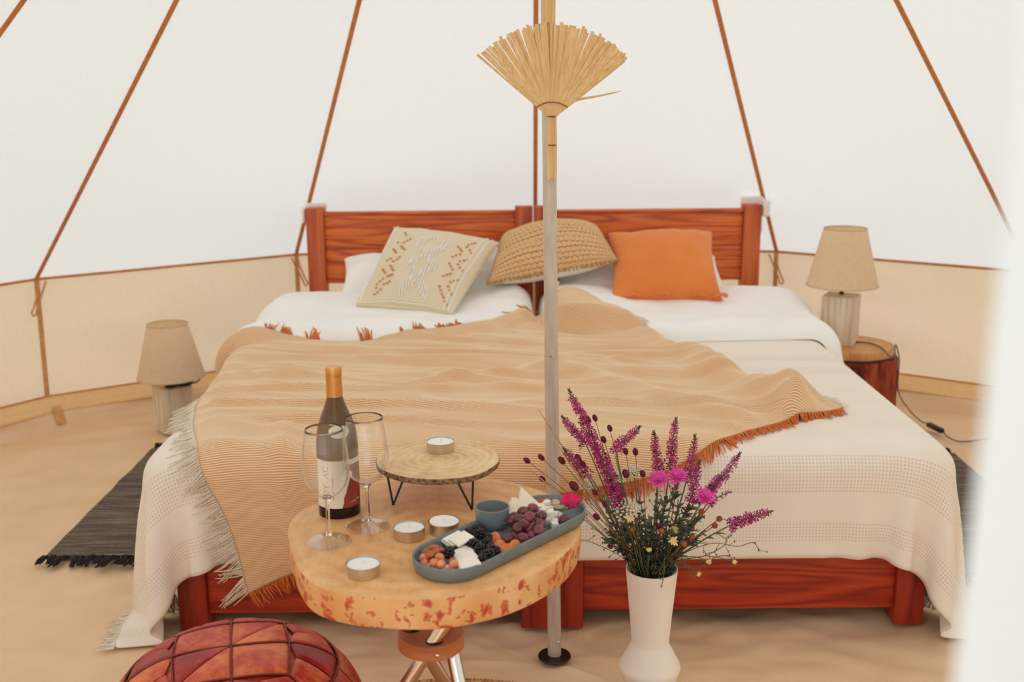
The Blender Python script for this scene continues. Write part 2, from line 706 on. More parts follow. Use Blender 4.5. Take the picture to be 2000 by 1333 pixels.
def duvet_front(side, x):
    if side == 'l':
        xs = [-1.3, -0.95, -0.75, -0.4, -0.1, 0.1]
        ys = [3.80, 3.84, 3.88, 3.92, 4.02, 4.16]
    else:
        xs = [0.1, 0.3, 0.6, 0.9, 1.13, 1.4]
        ys = [4.10, 3.97, 3.93, 3.95, 3.96, 3.90]
    return float(np.interp(x, xs, ys))


def duvet_h(side, sx, sy):
    if side == 'l':
        x0, x1, yb = -1.21, GAP - 0.012, 4.66
    else:
        x0, x1, yb = GAP + 0.012, 1.42, 4.64
    d = min(sx - x0, x1 - sx, (sy - duvet_front(side, sx)), (yb - sy))
    if d <= 0:
        return 0.0
    q = min(d / 0.085, 1.0)
    e = math.sqrt(max(0.0, 1 - (1 - q) ** 2))
    t = 0.062 + 0.03 * nz(sx * 2.6 + (0 if side == 'l' else 9), sy * 3.2) + 0.012 * nz(sx * 6 + 3, sy * 9)
    if side == 'r':
        t += 0.075 * math.exp(-((sx - 0.24) / 0.2) ** 2 - ((sy - 4.32) / 0.28) ** 2)
        t += 0.03 * math.exp(-((sx - 1.0) / 0.2) ** 2 - ((sy - 4.5) / 0.2) ** 2)
    else:
        t += 0.055 * math.exp(-((sx + 0.0) / 0.22) ** 2 - ((sy - 4.5) / 0.2) ** 2)
        t += 0.03 * math.exp(-((sx + 0.7) / 0.25) ** 2 - ((sy - 4.35) / 0.25) ** 2)
    return e * t


def bed_h(sx, sy):
    return max(duvet_h('l', sx, sy), duvet_h('r', sx, sy))


def cloth_white(name, col, col2, bmp=0.1):
    m, nt, b = mk(name)
    c = coords(nt, (1, 1, 1), per_object=5)
    n1 = N(nt, 'ShaderNodeTexNoise', {'Vector': c, 'Scale': 420.0, 'Detail': 2.0})
    n2 = N(nt, 'ShaderNodeTexNoise', {'Vector': c, 'Scale': 5.0, 'Detail': 4.0})
    r = ramp(nt, n2.outputs[0], [(0.3, lin(col2)), (0.7, lin(col))])
    nt.links.new(r, b.inputs['Base Color'])
    b.inputs['Roughness'].default_value = 0.85
    b.inputs['Sheen Weight'].default_value = 0.15
    h = MATH(nt, 'ADD', MATH(nt, 'MULTIPLY', n1.outputs[0], 0.1), n2.outputs[0])
    bump(nt, b, h, bmp, 0.02)
    return m


M_WHITE = cloth_white('white_cotton', '#fcfbf8', '#f8f5f1', 0.15)

for side, lab in (('l', 'puffy white duvet folded back on the left bed under the patterned cushion'),
                  ('r', 'white duvet folded back on the right bed under the orange cushion')):
    nu, nv = 110, 74
    if side == 'l':
        X = np.linspace(-1.21, GAP - 0.012, nu)
    else:
        X = np.linspace(GAP + 0.012, 1.42, nu)
    yb = 4.66 if side == 'l' else 4.64
    top, bot = [], []
    for x in X:
        yf = duvet_front(side, x)
        for j in range(nv):
            t = j / (nv - 1)
            t = 0.5 - 0.5 * math.cos(PI * t) if True else t
            y = yf + (yb - yf) * t
            h = duvet_h(side, x, y)
            top.append(drape(x, y, 0.0135 + h, 0.12 + 0.1 * nz(0, y * 6)))
            bot.append(drape(x, y, 0.0122, 0.12 + 0.1 * nz(0, y * 6)))
    vs = top + bot
    fs = grid_faces(nu, nv)
    o2 = nu * nv
    fs += [tuple(reversed(f)) for f in grid_faces(nu, nv, o2)]
    rim = [i * nv for i in range(nu)] + [(nu - 1) * nv + j for j in range(1, nv)] + [i * nv + nv - 1 for i in range(nu - 2, -1, -1)] + [j for j in range(nv - 2, 0, -1)]
    for a_, b_ in zip(rim, rim[1:] + rim[:1]):
        fs.append((b_, a_, o2 + a_, o2 + b_))
    o = mesh('duvet', vs, fs, M_WHITE)
    tag(o, lab, 'duvet')


# ---- coverlet: a little cloth solver (position based) draped over the mattress
def solve_cloth(x0, x1, y0, y1, sp, steps, seed=1):
    nu = int(round((x1 - x0) / sp)) + 1
    nv = int(round((y1 - y0) / sp)) + 1
    X, Y = np.meshgrid(np.linspace(x0, x1, nu), np.linspace(y0, y1, nv), indexing='ij')
    rest = X.copy(), Y.copy()
    P = np.stack([X, Y, np.full_like(X, MT + 0.012)], axis=-1)
    r = np.random.default_rng(seed)
    P[..., 2] += r.normal(0, 0.0015, X.shape)
    V = np.zeros_like(P)
    dx, dy = (x1 - x0) / (nu - 1), (y1 - y0) / (nv - 1)
    dg = math.hypot(dx, dy)
    cons = []
    for par in (0, 1):
        cons.append((np.s_[par:-1:2, :], np.s_[par + 1::2, :], dx, 1.0))
        cons.append((np.s_[:, par:-1:2], np.s_[:, par + 1::2], dy, 1.0))
    for par in (0, 1):
        cons.append((np.s_[par:-1:2, :-1], np.s_[par + 1::2, 1:], dg, 0.35))
        cons.append((np.s_[par:-1:2, 1:], np.s_[par + 1::2, :-1], dg, 0.35))
    bend = [(np.s_[:-2, :], np.s_[2:, :], 2 * dx, 0.06), (np.s_[:, :-2], np.s_[:, 2:], 2 * dy, 0.06)]

    def rbox(P, lo, hi, rad, off):
        c = (np.array(lo) + np.array(hi)) / 2
        hs = (np.array(hi) - np.array(lo)) / 2 - rad
        q = P - c
        a = np.abs(q) - hs
        outside = np.maximum(a, 0)
        dl = np.linalg.norm(outside, axis=-1)
        inner = np.minimum(a.max(axis=-1), 0)
        sd = dl + inner - rad - off
        hit = sd < 0
        nrm = np.where(dl[..., None] > 1e-9, outside / np.maximum(dl, 1e-9)[..., None], 0)
        ax = a.argmax(axis=-1)
        alt = np.eye(3)[ax]
        nrm = np.where(dl[..., None] > 1e-9, nrm, alt) * np.sign(np.where(q == 0, 1, q))
        P[hit] -= nrm[hit] * sd[hit][:, None]
        return hit

    dt = 0.016
    pin = (X > EX0 + 0.06) & (X < EX1 - 0.06) & (Y > EY + 0.06)
    home = P[pin].copy()
    home[:, 2] = MT + 0.008
    for it in range(steps):
        V[..., 2] -= 9.8 * dt
        V *= 0.965 if it < steps * 0.7 else 0.9
        Q = P + V * dt
        for k in range(10):
            for (a, b, l, w) in cons:
                d = Q[b][:Q[a].shape[0], :Q[a].shape[1]] if False else Q[b] - Q[a][:Q[b].shape[0], :Q[b].shape[1]]
                n = np.linalg.norm(d, axis=-1)
                cor = (d * ((n - l) / np.maximum(n, 1e-9))[..., None]) * 0.5 * w
                sh = cor.shape
                Qa = Q[a]
                Qa[:sh[0], :sh[1]] += cor
                Q[b] -= cor
            if k % 3 == 0:
                for (a, b, l, w) in bend:
                    d = Q[b] - Q[a]
                    n = np.linalg.norm(d, axis=-1)
                    s = np.minimum(n - l, 0)
                    cor = (d * (s / np.maximum(n, 1e-9))[..., None]) * 0.5 * w
                    Q[a] += cor
                    Q[b] -= cor
            h1 = rbox(Q, (MX0, MF, 0.24), (MX1, 6.0, MT), RR, 0.006)
            h2 = rbox(Q, (BX0 - 0.004, BF - 0.004, -0.5), (BX1 + 0.004, 6.0, 0.30), 0.01, 0.008)
            # stump on the right, lamp base on the left
            for (cx, cy, cr, ch) in ((1.385, 4.35, 0.20, 0.42),):
                ddx, ddy = Q[..., 0] - cx, Q[..., 1] - cy
                rr = np.hypot(ddx, ddy)
                hh = (rr < cr) & (Q[..., 2] < ch)
                f = (cr / np.maximum(rr, 1e-6))[hh]
                Q[..., 0][hh] = cx + ddx[hh] * f
                Q[..., 1][hh] = cy + ddy[hh] * f
            Q[pin] = home
            h3 = Q[..., 2] < 0.006
            Q[..., 2][h3] = 0.006
        hit = h1 | h2 | h3
        top = (Q[..., 2] > MT - 0.01)
        V = (Q - P) / dt
        V[hit] *= 0.55
        V[top] *= 0.3
        P = Q
    return P, rest


def coverlet_mat():
    m, nt, b = mk('coverlet_cotton')
    uv = nt.nodes.new('ShaderNodeTexCoord').outputs['UV']
    sx = N(nt, 'ShaderNodeSeparateXYZ', {0: uv})
    u, v = sx.outputs[0], sx.outputs[1]
    n2 = N(nt, 'ShaderNodeTexNoise', {'Vector': uv, 'Scale': 7.0, 'Detail': 4.0})
    base = ramp(nt, n2.outputs[0], [(0.3, lin('#efe2d2')), (0.7, lin('#f3e8da'))])
    # open-weave bands at fixed distances from the hem
    band = None
    for (c, w) in ((0.225, 0.048), (0.075, 0.026), (1.05, 0.05), (1.22, 0.03)):
        d = MATH(nt, 'ABSOLUTE', MATH(nt, 'SUBTRACT', v, c))
        s = MATH(nt, 'LESS_THAN', d, w)
        band = s if band is None else MATH(nt, 'MAXIMUM', band, s)
    thx = MATH(nt, 'GREATER_THAN', MATH(nt, 'FRACT', MATH(nt, 'MULTIPLY', u, 115.0)), 0.55)
    thy = MATH(nt, 'GREATER_THAN', MATH(nt, 'FRACT', MATH(nt, 'MULTIPLY', v, 115.0)), 0.55)
    hole = MATH(nt, 'MULTIPLY', MATH(nt, 'MULTIPLY', thx, thy), band)
    col = MIX(nt, MATH(nt, 'MULTIPLY', hole, 0.45), base, lin('#b89b84'))
    nt.links.new(col, b.inputs['Base Color'])
    b.inputs['Roughness'].default_value = 0.9
    b.inputs['Sheen Weight'].default_value = 0.1
    wv = N(nt, 'ShaderNodeTexNoise', {'Vector': N(nt, 'ShaderNodeMapping', {0: uv, 'Scale': (30, 700, 1)}).outputs[0], 'Scale': 1.0, 'Detail': 2.0})
    hgt = MATH(nt, 'SUBTRACT', MATH(nt, 'ADD', MATH(nt, 'MULTIPLY', wv.outputs[0], 0.25), MATH(nt, 'MULTIPLY', n2.outputs[0], 1.0)), MATH(nt, 'MULTIPLY', hole, 0.6))
    bump(nt, b, hgt, 0.22, 0.004)
    return m


M_COVER = coverlet_mat()
CY0 = EY - 0.305
P, rest = solve_cloth(EX0 - 0.44, EX1 + 0.44, CY0, 4.28, 0.026, 170)
nu, nv = P.shape[:2]
uvs = np.stack([rest[0].ravel(), (rest[1] - CY0).ravel()], axis=1)
cov = mesh('coverlet', P.reshape(-1, 3), grid_faces(nu, nv), M_COVER, uvs=uvs)
md = cov.modifiers.new('smooth', 'SUBSURF')
md.levels = md.render_levels = 1
md = cov.modifiers.new('thick', 'SOLIDIFY')
md.thickness = 0.003
md.offset = 1
tag(cov, 'cream cotton coverlet with open-weave bands spread over both beds', 'bedspread')
# fringe along the two side hems near the foot
M_FRINGE_C = plain('cream_fringe', '#efe3cf', 0.9, col2='#e0cfb4', scale=60)
fb = MB()
for i in (0, nu - 1):
    sgn = -1 if i == 0 else 1
    for q in range(0, 130):
        t = q / 130 * (nv * 0.35)
        j = int(t)
        f = t - j
        p = Vector(P[i, j] * (1 - f) + P[i, j + 1] * f)
        d = Vector(P[i, j] - P[i - sgn, j]).normalized()
        ln = random.uniform(0.035, 0.06)
        e1 = p + d * ln * 0.5 + Vector((random.uniform(-.006, .006), random.uniform(-.006, .006), -0.006))
        e2 = p + d * ln * 0.8 + Vector((random.uniform(-.015, .015), random.uniform(-.015, .015), -ln * 0.5))
        for e in (e1, e2):
            e.z = max(e.z, 0.004)
        fb.tube([p, e1, e2], [0.0022, 0.002, 0.0012], 4)
fr = fb.build('fringe', M_FRINGE_C, cov)
fr['kind'] = 'stuff'


# ---- throw blanket
def throw_mat():
    m, nt, b = mk('throw_weave')
    uv = nt.nodes.new('ShaderNodeTexCoord').outputs['UV']
    sx = N(nt, 'ShaderNodeSeparateXYZ', {0: uv})
    u, v = sx.outputs[0], sx.outputs[1]
    wob = N(nt, 'ShaderNodeTexNoise', {'Vector': uv, 'Scale': 60.0, 'Detail': 2.0})
    q = MATH(nt, 'ADD', MATH(nt, 'ADD', MATH(nt, 'MULTIPLY', v, 225.0), MATH(nt, 'MULTIPLY', u, 70.0)), MATH(nt, 'MULTIPLY', wob.outputs[0], 0.3))
    tri = MATH(nt, 'ABSOLUTE', MATH(nt, 'SUBTRACT', MATH(nt, 'FRACT', q), 0.5))
    pk = MATH(nt, 'ABSOLUTE', MATH(nt, 'SUBTRACT', MATH(nt, 'FRACT', MATH(nt, 'MULTIPLY', u, 210.0)), 0.5))
    f = MATH(nt, 'ADD', MATH(nt, 'MULTIPLY', tri, 1.6), MATH(nt, 'MULTIPLY', pk, 0.12))
    big = N(nt, 'ShaderNodeTexNoise', {'Vector': uv, 'Scale': 3.0, 'Detail': 3.0})
    f = MATH(nt, 'ADD', f, MATH(nt, 'MULTIPLY', MATH(nt, 'SUBTRACT', big.outputs[0], 0.5), 0.5))
    r = ramp(nt, f, [(0.15, lin('#cf905a')), (0.5, lin('#e6c092')), (0.95, lin('#f8e8cf'))])
    nt.links.new(r, b.inputs['Base Color'])
    b.inputs['Roughness'].default_value = 0.9
    b.inputs['Sheen Weight'].default_value = 1.0
    b.inputs['Sheen Roughness'].default_value = 0.45
    b.inputs['Sheen Tint'].default_value = lin('#f6e6c8')
    bump(nt, b, MATH(nt, 'ADD', tri, MATH(nt, 'MULTIPLY', pk, 0.2)), 0.25, 0.0012)
    return m


M_THROW = throw_mat()
M_FR_O = plain('orange_fringe', '#e8843c', 0.9, col2='#d06a2a', scale=80)
NU, NV = 180, 200
left = spline([(-1.03, 3.90), (-0.975, 3.45), (-0.91, 3.02), (-0.83, 2.76), (-0.742, 2.56), (-0.70, 2.36)], NV)
bott = spline([(-0.70, 2.36), (-0.57, 2.42), (-0.25, 2.53), (0.10, 2.626), (0.44, 2.70), (0.70, 2.88), (0.95, 3.04)], NU)
right = spline([(0.30, 4.27), (0.46, 4.02), (0.60, 3.77), (0.70, 3.62), (0.78, 3.32), (0.90, 3.20), (0.95, 3.04)], NV)
topp = spline([(-1.03, 3.90), (-0.81, 3.885), (-0.55, 3.90), (-0.385, 3.95), (-0.08, 4.08), (0.09, 4.25), (0.19, 4.33), (0.30, 4.27)], NU)
U = np.linspace(0, 1, NU)[:, None, None]
W = np.linspace(0, 1, NV)[None, :, None]      # 0 top, 1 bottom
S = ((1 - W) * topp[:, None, :] + W * bott[:, None, :] + (1 - U) * left[None] + U * right[None]
     - ((1 - U) * (1 - W) * topp[0] + U * (1 - W) * topp[-1] + (1 - U) * W * bott[0] + U * W * bott[-1]))


def throw_wr(sx, sy, u, w):
    a = nz(sx * 1.3 + 0.25 * sy, sy * 8.5 + sx * 1.8, 2.0)
    b = nz(sx * 2.3 - 1.0 * sy, sy * 9 + sx * 3.0, 7.0)
    c = nz(sx * 0.9, sy * 2.2, 4.0)
    r = (0.6 - 2.4 * a * a) * 0.7 + 0.5 * b * 0.5
    amp = 0.005 + 0.016 * sm(EY - 0.12, EY + 0.22, sy)
    r2 = max(0.0, 1 - abs(nz(sx * 1.1 + 0.3 * sy + 5, sy * 6.5 + sx * 1.2, 11.0)) * 4.0)
    r2 = r2 * r2 * (3 - 2 * r2)
    r3 = max(0.0, 1 - abs(nz(sx * 1.7 - 0.5 * sy + 2, sy * 10.5 + sx * 3.0, 17.0)) * 4.0)
    r3 = r3 * r3 * (3 - 2 * r3)
    h = amp * (0.6 * (r + 0.5) + 0.8 * r2 + 0.3 * r3) * sm(0.0, 0.25, 1 - abs(2 * u - 1) + 0.15) + 0.010 * (c + 0.5)
    # raised folds near the loose right-hand corner and a long diagonal one
    for (fx0, fy0, fx1, fy1, ww, hh) in ((0.30, 4.05, 0.52, 3.0, 0.05, 0.0), (0.62, 3.52, 0.80, 2.98, 0.055, 0.035), (0.85, 3.28, 0.80, 2.95, 0.05, 0.055),
                                         (0.15, 3.45, 0.62, 2.92, 0.05, 0.026), (0.48, 3.9, 0.70, 3.50, 0.06, 0.022), (-0.62, 2.86, -0.56, 2.45, 0.03, 0.016), (-0.5, 3.62, 0.5, 3.40, 0.03, 0.016), (-0.3, 3.30, 0.35, 3.52, 0.025, 0.014)):
        dx, dy = fx1 - fx0, fy1 - fy0
        t = max(0, min(1, ((sx - fx0) * dx + (sy - fy0) * dy) / (dx * dx + dy * dy)))
        d = math.hypot(sx - fx0 - t * dx, sy - fy0 - t * dy)
        h += hh * math.exp(-(d / ww) ** 2)
    return h


def throw_pos(sx, sy, u, w):
    e = min(u, 1 - u, w, 1 - w)
    d = 0.02
    hb = 0.25 * (bed_h(sx - d, sy) + bed_h(sx + d, sy) + bed_h(sx, sy - d) + bed_h(sx, sy + d))
    h = 0.021 + hb * 1.02 + throw_wr(sx, sy, u, w) * sm(0, 0.05, e + 0.012)
    return drape(sx, sy, h, 0.12)


TP = np.empty((NU, NV, 3))
uvs = np.empty((NU, NV, 2))
for i in range(NU):
    for j in range(NV):
        TP[i, j] = throw_pos(S[i, j, 0], S[i, j, 1], i / (NU - 1), j / (NV - 1))
        uvs[i, j] = (i / (NU - 1) * 1.65, (1 - j / (NV - 1)) * 1.45)
th = mesh('throw_blanket', TP.reshape(-1, 3), [tuple(reversed(f)) for f in grid_faces(NU, NV)], M_THROW, uvs=uvs.reshape(-1, 2))
md = th.modifiers.new('thick', 'SOLIDIFY')
md.thickness = 0.006
md.offset = -1
tag(th, 'orange and cream woven throw blanket with fringes lying across the beds', 'blanket')


def fringe(name, edge, inner, mat, lmin, lmax, n, rad, lift=0.004, clump=6, spread=0.5, every=1.0, patchy=False):
    fb = MB()
    m = len(edge)
    off = Vector((0, 0, 0))
    for q in range(n):
        t = (q + random.random() * 0.6) / n * (m - 1.001)
        i = int(t)
        f = t - i
        p = Vector(edge[i] * (1 - f) + edge[i + 1] * f)
        if patchy and nz(t * 0.22, 4.4) < 0.02:
            continue
        d = Vector(edge[i] - inner[i])
        d.normalize()
        tg = Vector(edge[i + 1] - edge[i]).normalized()
        if q % clump == 0:
            off = tg * random.uniform(-spread, spread) + Vector((0, 0, random.uniform(-0.1, 0.35) * every))
        ln = random.uniform(lmin, lmax)
        hang = d.z < -0.5
        pts = [p]
        dd = (d + off * 0.6 + Vector((random.uniform(-.25, .25), random.uniform(-.25, .25), random.uniform(-.1, .15)))).normalized()
        for s in (0.35, 0.7, 1.0):
            e = p + dd * ln * s + off * ln * 0.25 * s * s
            if hang:
                e.z -= 0.01 * s
            else:
                sy = e.y
                fl = drape(e.x, sy, 0.012 + bed_h(e.x, sy), 0.12)
                if EX0 < e.x < EX1 and sy > EY:
                    e.z = max(fl.z + lift, e.z - 0.014 * s)
                else:
                    e.z -= 0.02 * s
            pts.append(e)
        fb.tube(pts, [rad, rad, rad * 0.9, rad * 0.55], 4)
    o = fb.build(name, mat, th)
    o['kind'] = 'stuff'
    return o


fringe('cream_fringe', TP[0, 40:], TP[2, 40:], M_FRINGE_C, 0.05, 0.085, 300, 0.0017, spread=0.35)
fringe('orange_fringe', TP[:, -1], TP[:, -3], M_FR_O, 0.028, 0.045, 420, 0.0019)
fringe('orange_fringe', TP[:, 0], TP[:, 2], M_FR_O, 0.022, 0.05, 300, 0.0025, every=1.2, spread=0.7, patchy=True)
fringe('cream_fringe', TP[-1], TP[-3], M_FRINGE_C, 0.03, 0.055, 330, 0.0014)
# ------------------------------------------------------------------ pillows and cushions
def arcu(t):
    return 0.5 + math.asin(max(-1.0, min(1.0, 2 * t - 1))) / PI


def pillow(name, TL, TR, BR, BL, thick, mat, pinch=0.06, nu=40, nv=40, wr=0.004, seed=0.0, power=0.5, back=0.5, disp=None, parent=None, uvscale=(1, 1), arc=False):
    TL, TR, BR, BL = (Vector(p) for p in (TL, TR, BR, BL))
    C = (TL + TR + BR + BL) / 4
    n = ((TR + BR) - (TL + BL)).cross((TL + TR) - (BL + BR)).normalized()
    if n.y > 0:
        n = -n

    def surf(u, v, sgn=1.0):
        a, b = 2 * u - 1, 2 * v - 1
        a2 = a * (1 - pinch * (1 - b * b))
        b2 = b * (1 - pinch * (1 - a * a))
        uu, vv = (a2 + 1) / 2, (b2 + 1) / 2
        p = BL * (1 - uu) * (1 - vv) + BR * uu * (1 - vv) + TL * (1 - uu) * vv + TR * uu * vv
        t = max(0.0, (1 - a * a) * (1 - b * b)) ** power
        w = wr * nz(u * 5 + seed, v * 5 + seed, seed) * min(1, t * 3) + 0.8 * wr * nz(u * 14 + seed, v * 3, seed + 5) * min(1, t * 2) * (1 - t)
        k = (1 - back) if sgn > 0 else -back
        return p + n * (thick * t * k + w * (1 if sgn > 0 else -1)) - C

    us = [0.5 - 0.5 * math.cos(PI * i / (nu - 1)) for i in range(nu)]
    vsr = [0.5 - 0.5 * math.cos(PI * i / (nv - 1)) for i in range(nv)]
    us = [0.6 * x + 0.4 * i / (nu - 1) for i, x in enumerate(us)]
    vsr = [0.6 * x + 0.4 * i / (nv - 1) for i, x in enumerate(vsr)]
    bm = bmesh.new()
    uvl = bm.loops.layers.uv.new('UVMap')
    for sgn in (1, -1):
        gv = {}
        for i, u in enumerate(us):
            for j, v in enumerate(vsr):
                p = surf(u, v, sgn)
                if disp and sgn > 0:
                    p = p + n * disp(u, v)
                gv[i, j] = bm.verts.new(p)
        for i in range(nu - 1):
            for j in range(nv - 1):
                q = [(i, j), (i + 1, j), (i + 1, j + 1), (i, j + 1)]
                if sgn < 0:
                    q.reverse()
                f = bm.faces.new([gv[k] for k in q])
                f.material_index = 0 if sgn > 0 else 1
                for lp, k in zip(f.loops, q):
                    lp[uvl].uv = (arcu(us[k[0]]), arcu(vsr[k[1]])) if arc else (us[k[0]], vsr[k[1]])
    bmesh.ops.remove_doubles(bm, verts=bm.verts, dist=0.0004)
    bmesh.ops.recalc_face_normals(bm, faces=bm.faces)
    o = obj(name, bm, mat, parent, smooth=True)
    o.location = C
    return o, surf, n, C


def back_mat(o, m):
    o.data.materials.append(m)


M_PILLOW = cloth_white('pillowcase', '#faf6f1', '#f3ede6', 0.12)
o, _, _, _ = pillow('pillow', on_y(672, 506, 4.80), on_y(1010, 486, 4.80), on_y(1022, 594, 4.52), on_y(660, 586, 4.55), 0.17, M_PILLOW, 0.05, wr=0.014, seed=3.1, power=0.42)
tag(o, 'white pillow on the left bed, behind the patterned cushion', 'pillow', 'white bed pillows')
back_mat(o, M_PILLOW)
o, _, _, _ = pillow('pillow', on_y(1092, 496, 4.80), on_y(1396, 500, 4.80), on_y(1432, 592, 4.55), on_y(1078, 598, 4.52), 0.17, M_PILLOW, 0.05, wr=0.014, seed=8.4, power=0.42)
tag(o, 'white pillow on the right bed, behind the orange cushion', 'pillow', 'white bed pillows')
back_mat(o, M_PILLOW)

# orange cushion with ties
M_ORANGE = plain('orange_linen', '#ee8a40', 0.85, col2='#e27e36', scale=6, bmp=0.06, bdist=0.01, sheen=0.2)
o, sf, n, C = pillow('orange_cushion', on_y(1188, 456, 4.66), on_y(1391, 452, 4.66), on_y(1412, 588, 4.36), on_y(1193, 591, 4.34), 0.17, M_ORANGE, 0.075, wr=0.012, seed=5.5, power=0.5, back=0.35)
back_mat(o, M_ORANGE)
tag(o, 'plain orange square cushion with ties leaning on the right headboard', 'cushion', 'scatter cushions')
for (u, v) in ((0.2, 0.005), (0.45, 0.004), (0.78, 0.004), (0.97, 0.01)):
    p = sf(u, v)
    mb = MB()
    mb.add(ellipsoid_data(p + n * 0.012 + Vector((0, 0, 0.008)), 0.013, 0.010, 0.009))
    for s in (-1, 1):
        mb.add(ellipsoid_data(p + n * 0.012 + Vector((s * 0.02, 0, 0.006)), 0.014, 0.006, 0.010, rot=Matrix.Rotation(s * 0.4, 3, 'Y')))
        mb.tube([p + n * 0.014 + Vector((0, 0, 0.008)), p + n * 0.024 + Vector((s * 0.012, 0, -0.004)), p + n * 0.028 + Vector((s * 0.03, 0, -0.012))], [0.005, 0.0045, 0.003], 5, True)
    mb.build('tie', M_ORANGE, o)


# crocheted straw pillow: the stitches are displaced on the mesh
def crochet_mat():
    m, nt, b = mk('crocheted_straw')
    uv = nt.nodes.new('ShaderNodeTexCoord').outputs['UV']
    sx = N(nt, 'ShaderNodeSeparateXYZ', {0: uv})
    u, v = sx.outputs[0], sx.outputs[1]
    row = MATH(nt, 'FLOOR', MATH(nt, 'MULTIPLY', v, 18.0))
    us = MATH(nt, 'ADD', MATH(nt, 'MULTIPLY', u, 34.0), MATH(nt, 'MULTIPLY', row, 0.5))
    a = MATH(nt, 'ABSOLUTE', MATH(nt, 'SUBTRACT', MATH(nt, 'FRACT', us), 0.5))
    c = MATH(nt, 'ABSOLUTE', MATH(nt, 'SUBTRACT', MATH(nt, 'FRACT', MATH(nt, 'MULTIPLY', v, 18.0)), 0.5))
    d = MATH(nt, 'SQRT', MATH(nt, 'ADD', MATH(nt, 'MULTIPLY', MATH(nt, 'SUBTRACT', 0.5, a), MATH(nt, 'SUBTRACT', 0.5, a)), MATH(nt, 'MULTIPLY', MATH(nt, 'SUBTRACT', 0.5, c), MATH(nt, 'SUBTRACT', 0.5, c))))
    n1 = N(nt, 'ShaderNodeTexNoise', {'Vector': uv, 'Scale': 90.0, 'Detail': 3.0})
    straw = ramp(nt, n1.outputs[0], [(0.3, lin('#cf9a60')), (0.7, lin('#efcb96'))])
    hole = MATH(nt, 'LESS_THAN', d, 0.19)
    nt.links.new(MIX(nt, hole, straw, lin('#5b3212')), b.inputs['Base Color'])
    b.inputs['Roughness'].default_value = 0.8
    bump(nt, b, n1.outputs[0], 0.5, 0.003)
    return m


M_STRAWC = crochet_mat()
M_LINEN = plain('cream_lining', '#efe6da', 0.9, col2='#e6dbcc', scale=8)


def crochet(u, v):
    e = min(u, 1 - u, v, 1 - v)
    u, v = arcu(u), arcu(v)
    r = math.floor(v * 18)
    a = abs(((u * 34 + r * 0.5) % 1) - 0.5)
    c = abs(((v * 18) % 1) - 0.5)
    d = math.hypot(0.5 - a, 0.5 - c)
    return (0.006 * min(1, d / 0.4) - 0.004) * sm(0.0, 0.05, e)


o, sf, n, C = pillow('straw_pillow', on_y(980, 466, 4.80), on_y(1168, 446, 4.80), on_y(1206, 508, 4.46), on_y(953, 552, 4.42), 0.21, M_STRAWC, 0.02, 170, 90, 0.006, 2.2, 0.46, 0.42, crochet, arc=True)
back_mat(o, M_LINEN)
tag(o, 'crocheted straw pillow with white underside between the other two cushions', 'cushion', 'scatter cushions')
M_STRAWF = plain('straw_fringe', '#d2a468', 0.85, col2='#b8854a', scale=60)
fb = MB()
for q in range(260):
    t = q / 260 * 4
    k, f = int(t), t % 1
    u, v = ((f, 0.0), (1.0, f), (1 - f, 1.0), (0.0, 1 - f))[k]
    p = sf(u, v)
    c2 = sf(0.5 + (u - 0.5) * 0.9, 0.5 + (v - 0.5) * 0.9)
    d = (p - c2).normalized()
    for s in range(2):
        dd = (d + Vector((random.uniform(-.5, .5), random.uniform(-.5, .5), random.uniform(-.5, .5)))).normalized()
        fb.tube([p - d * 0.004, p + dd * 0.008, p + (dd + d).normalized() * random.uniform(0.012, 0.018)], [0.0025, 0.0022, 0.001], 4)
fb.build('straw_edging', M_STRAWF, o)['kind'] = 'stuff'


# patterned cushion
def rib_mat():
    m, nt, b = mk('ribbed_beige')
    uv = nt.nodes.new('ShaderNodeTexCoord').outputs['UV']
    sx = N(nt, 'ShaderNodeSeparateXYZ', {0: uv})
    v = sx.outputs[1]
    tri = MATH(nt, 'ABSOLUTE', MATH(nt, 'SUBTRACT', MATH(nt, 'FRACT', MATH(nt, 'MULTIPLY', v, 62.0)), 0.5))
    n1 = N(nt, 'ShaderNodeTexNoise', {'Vector': uv, 'Scale': 120.0, 'Detail': 2.0})
    f = MATH(nt, 'ADD', MATH(nt, 'MULTIPLY', tri, 1.2), MATH(nt, 'MULTIPLY', n1.outputs[0], 0.4))
    nt.links.new(ramp(nt, f, [(0.2, lin('#d8c39c')), (0.7, lin('#f0e3ca'))]), b.inputs['Base Color'])
    b.inputs['Roughness'].default_value = 0.9
    bump(nt, b, f, 0.4, 0.002)
    return m


M_RIB = rib_mat()
o, sf, n, C = pillow('patterned_cushion', on_y(770, 444, 4.64), on_y(976, 474, 4.60), on_y(884, 615, 4.20), on_y(694, 597, 4.27), 0.17, M_RIB, 0.035, 60, 60, 0.008, 1.3, 0.5, 0.4)
back_mat(o, M_RIB)
tag(o, 'beige ribbed cushion with white and orange embroidery leaning on the left headboard', 'cushion', 'scatter cushions')
M_CORD = plain('white_cord', '#fbf7ef', 0.85, col2='#efe7da', scale=90)
M_BEAD = plain('orange_bead', '#dca05a', 0.8, col2='#c78440', scale=60)
e1, e2 = MB(), MB()


def cord(mb, u0, v0, u1, v1, r, m=5):
    mb.tube([sf(u0 + (u1 - u0) * k / m, v0 + (v1 - v0) * k / m) + n * r * 0.7 for k in range(m + 1)], [r] * (m + 1), 5, True)


def to_px(p):
    q = CAM_R.transposed() @ (p - Vector((0, 0, CAM_Z)))
    return np.array((1000 + F_PX * q.x / -q.z, 666.5 - F_PX * q.y / -q.z))


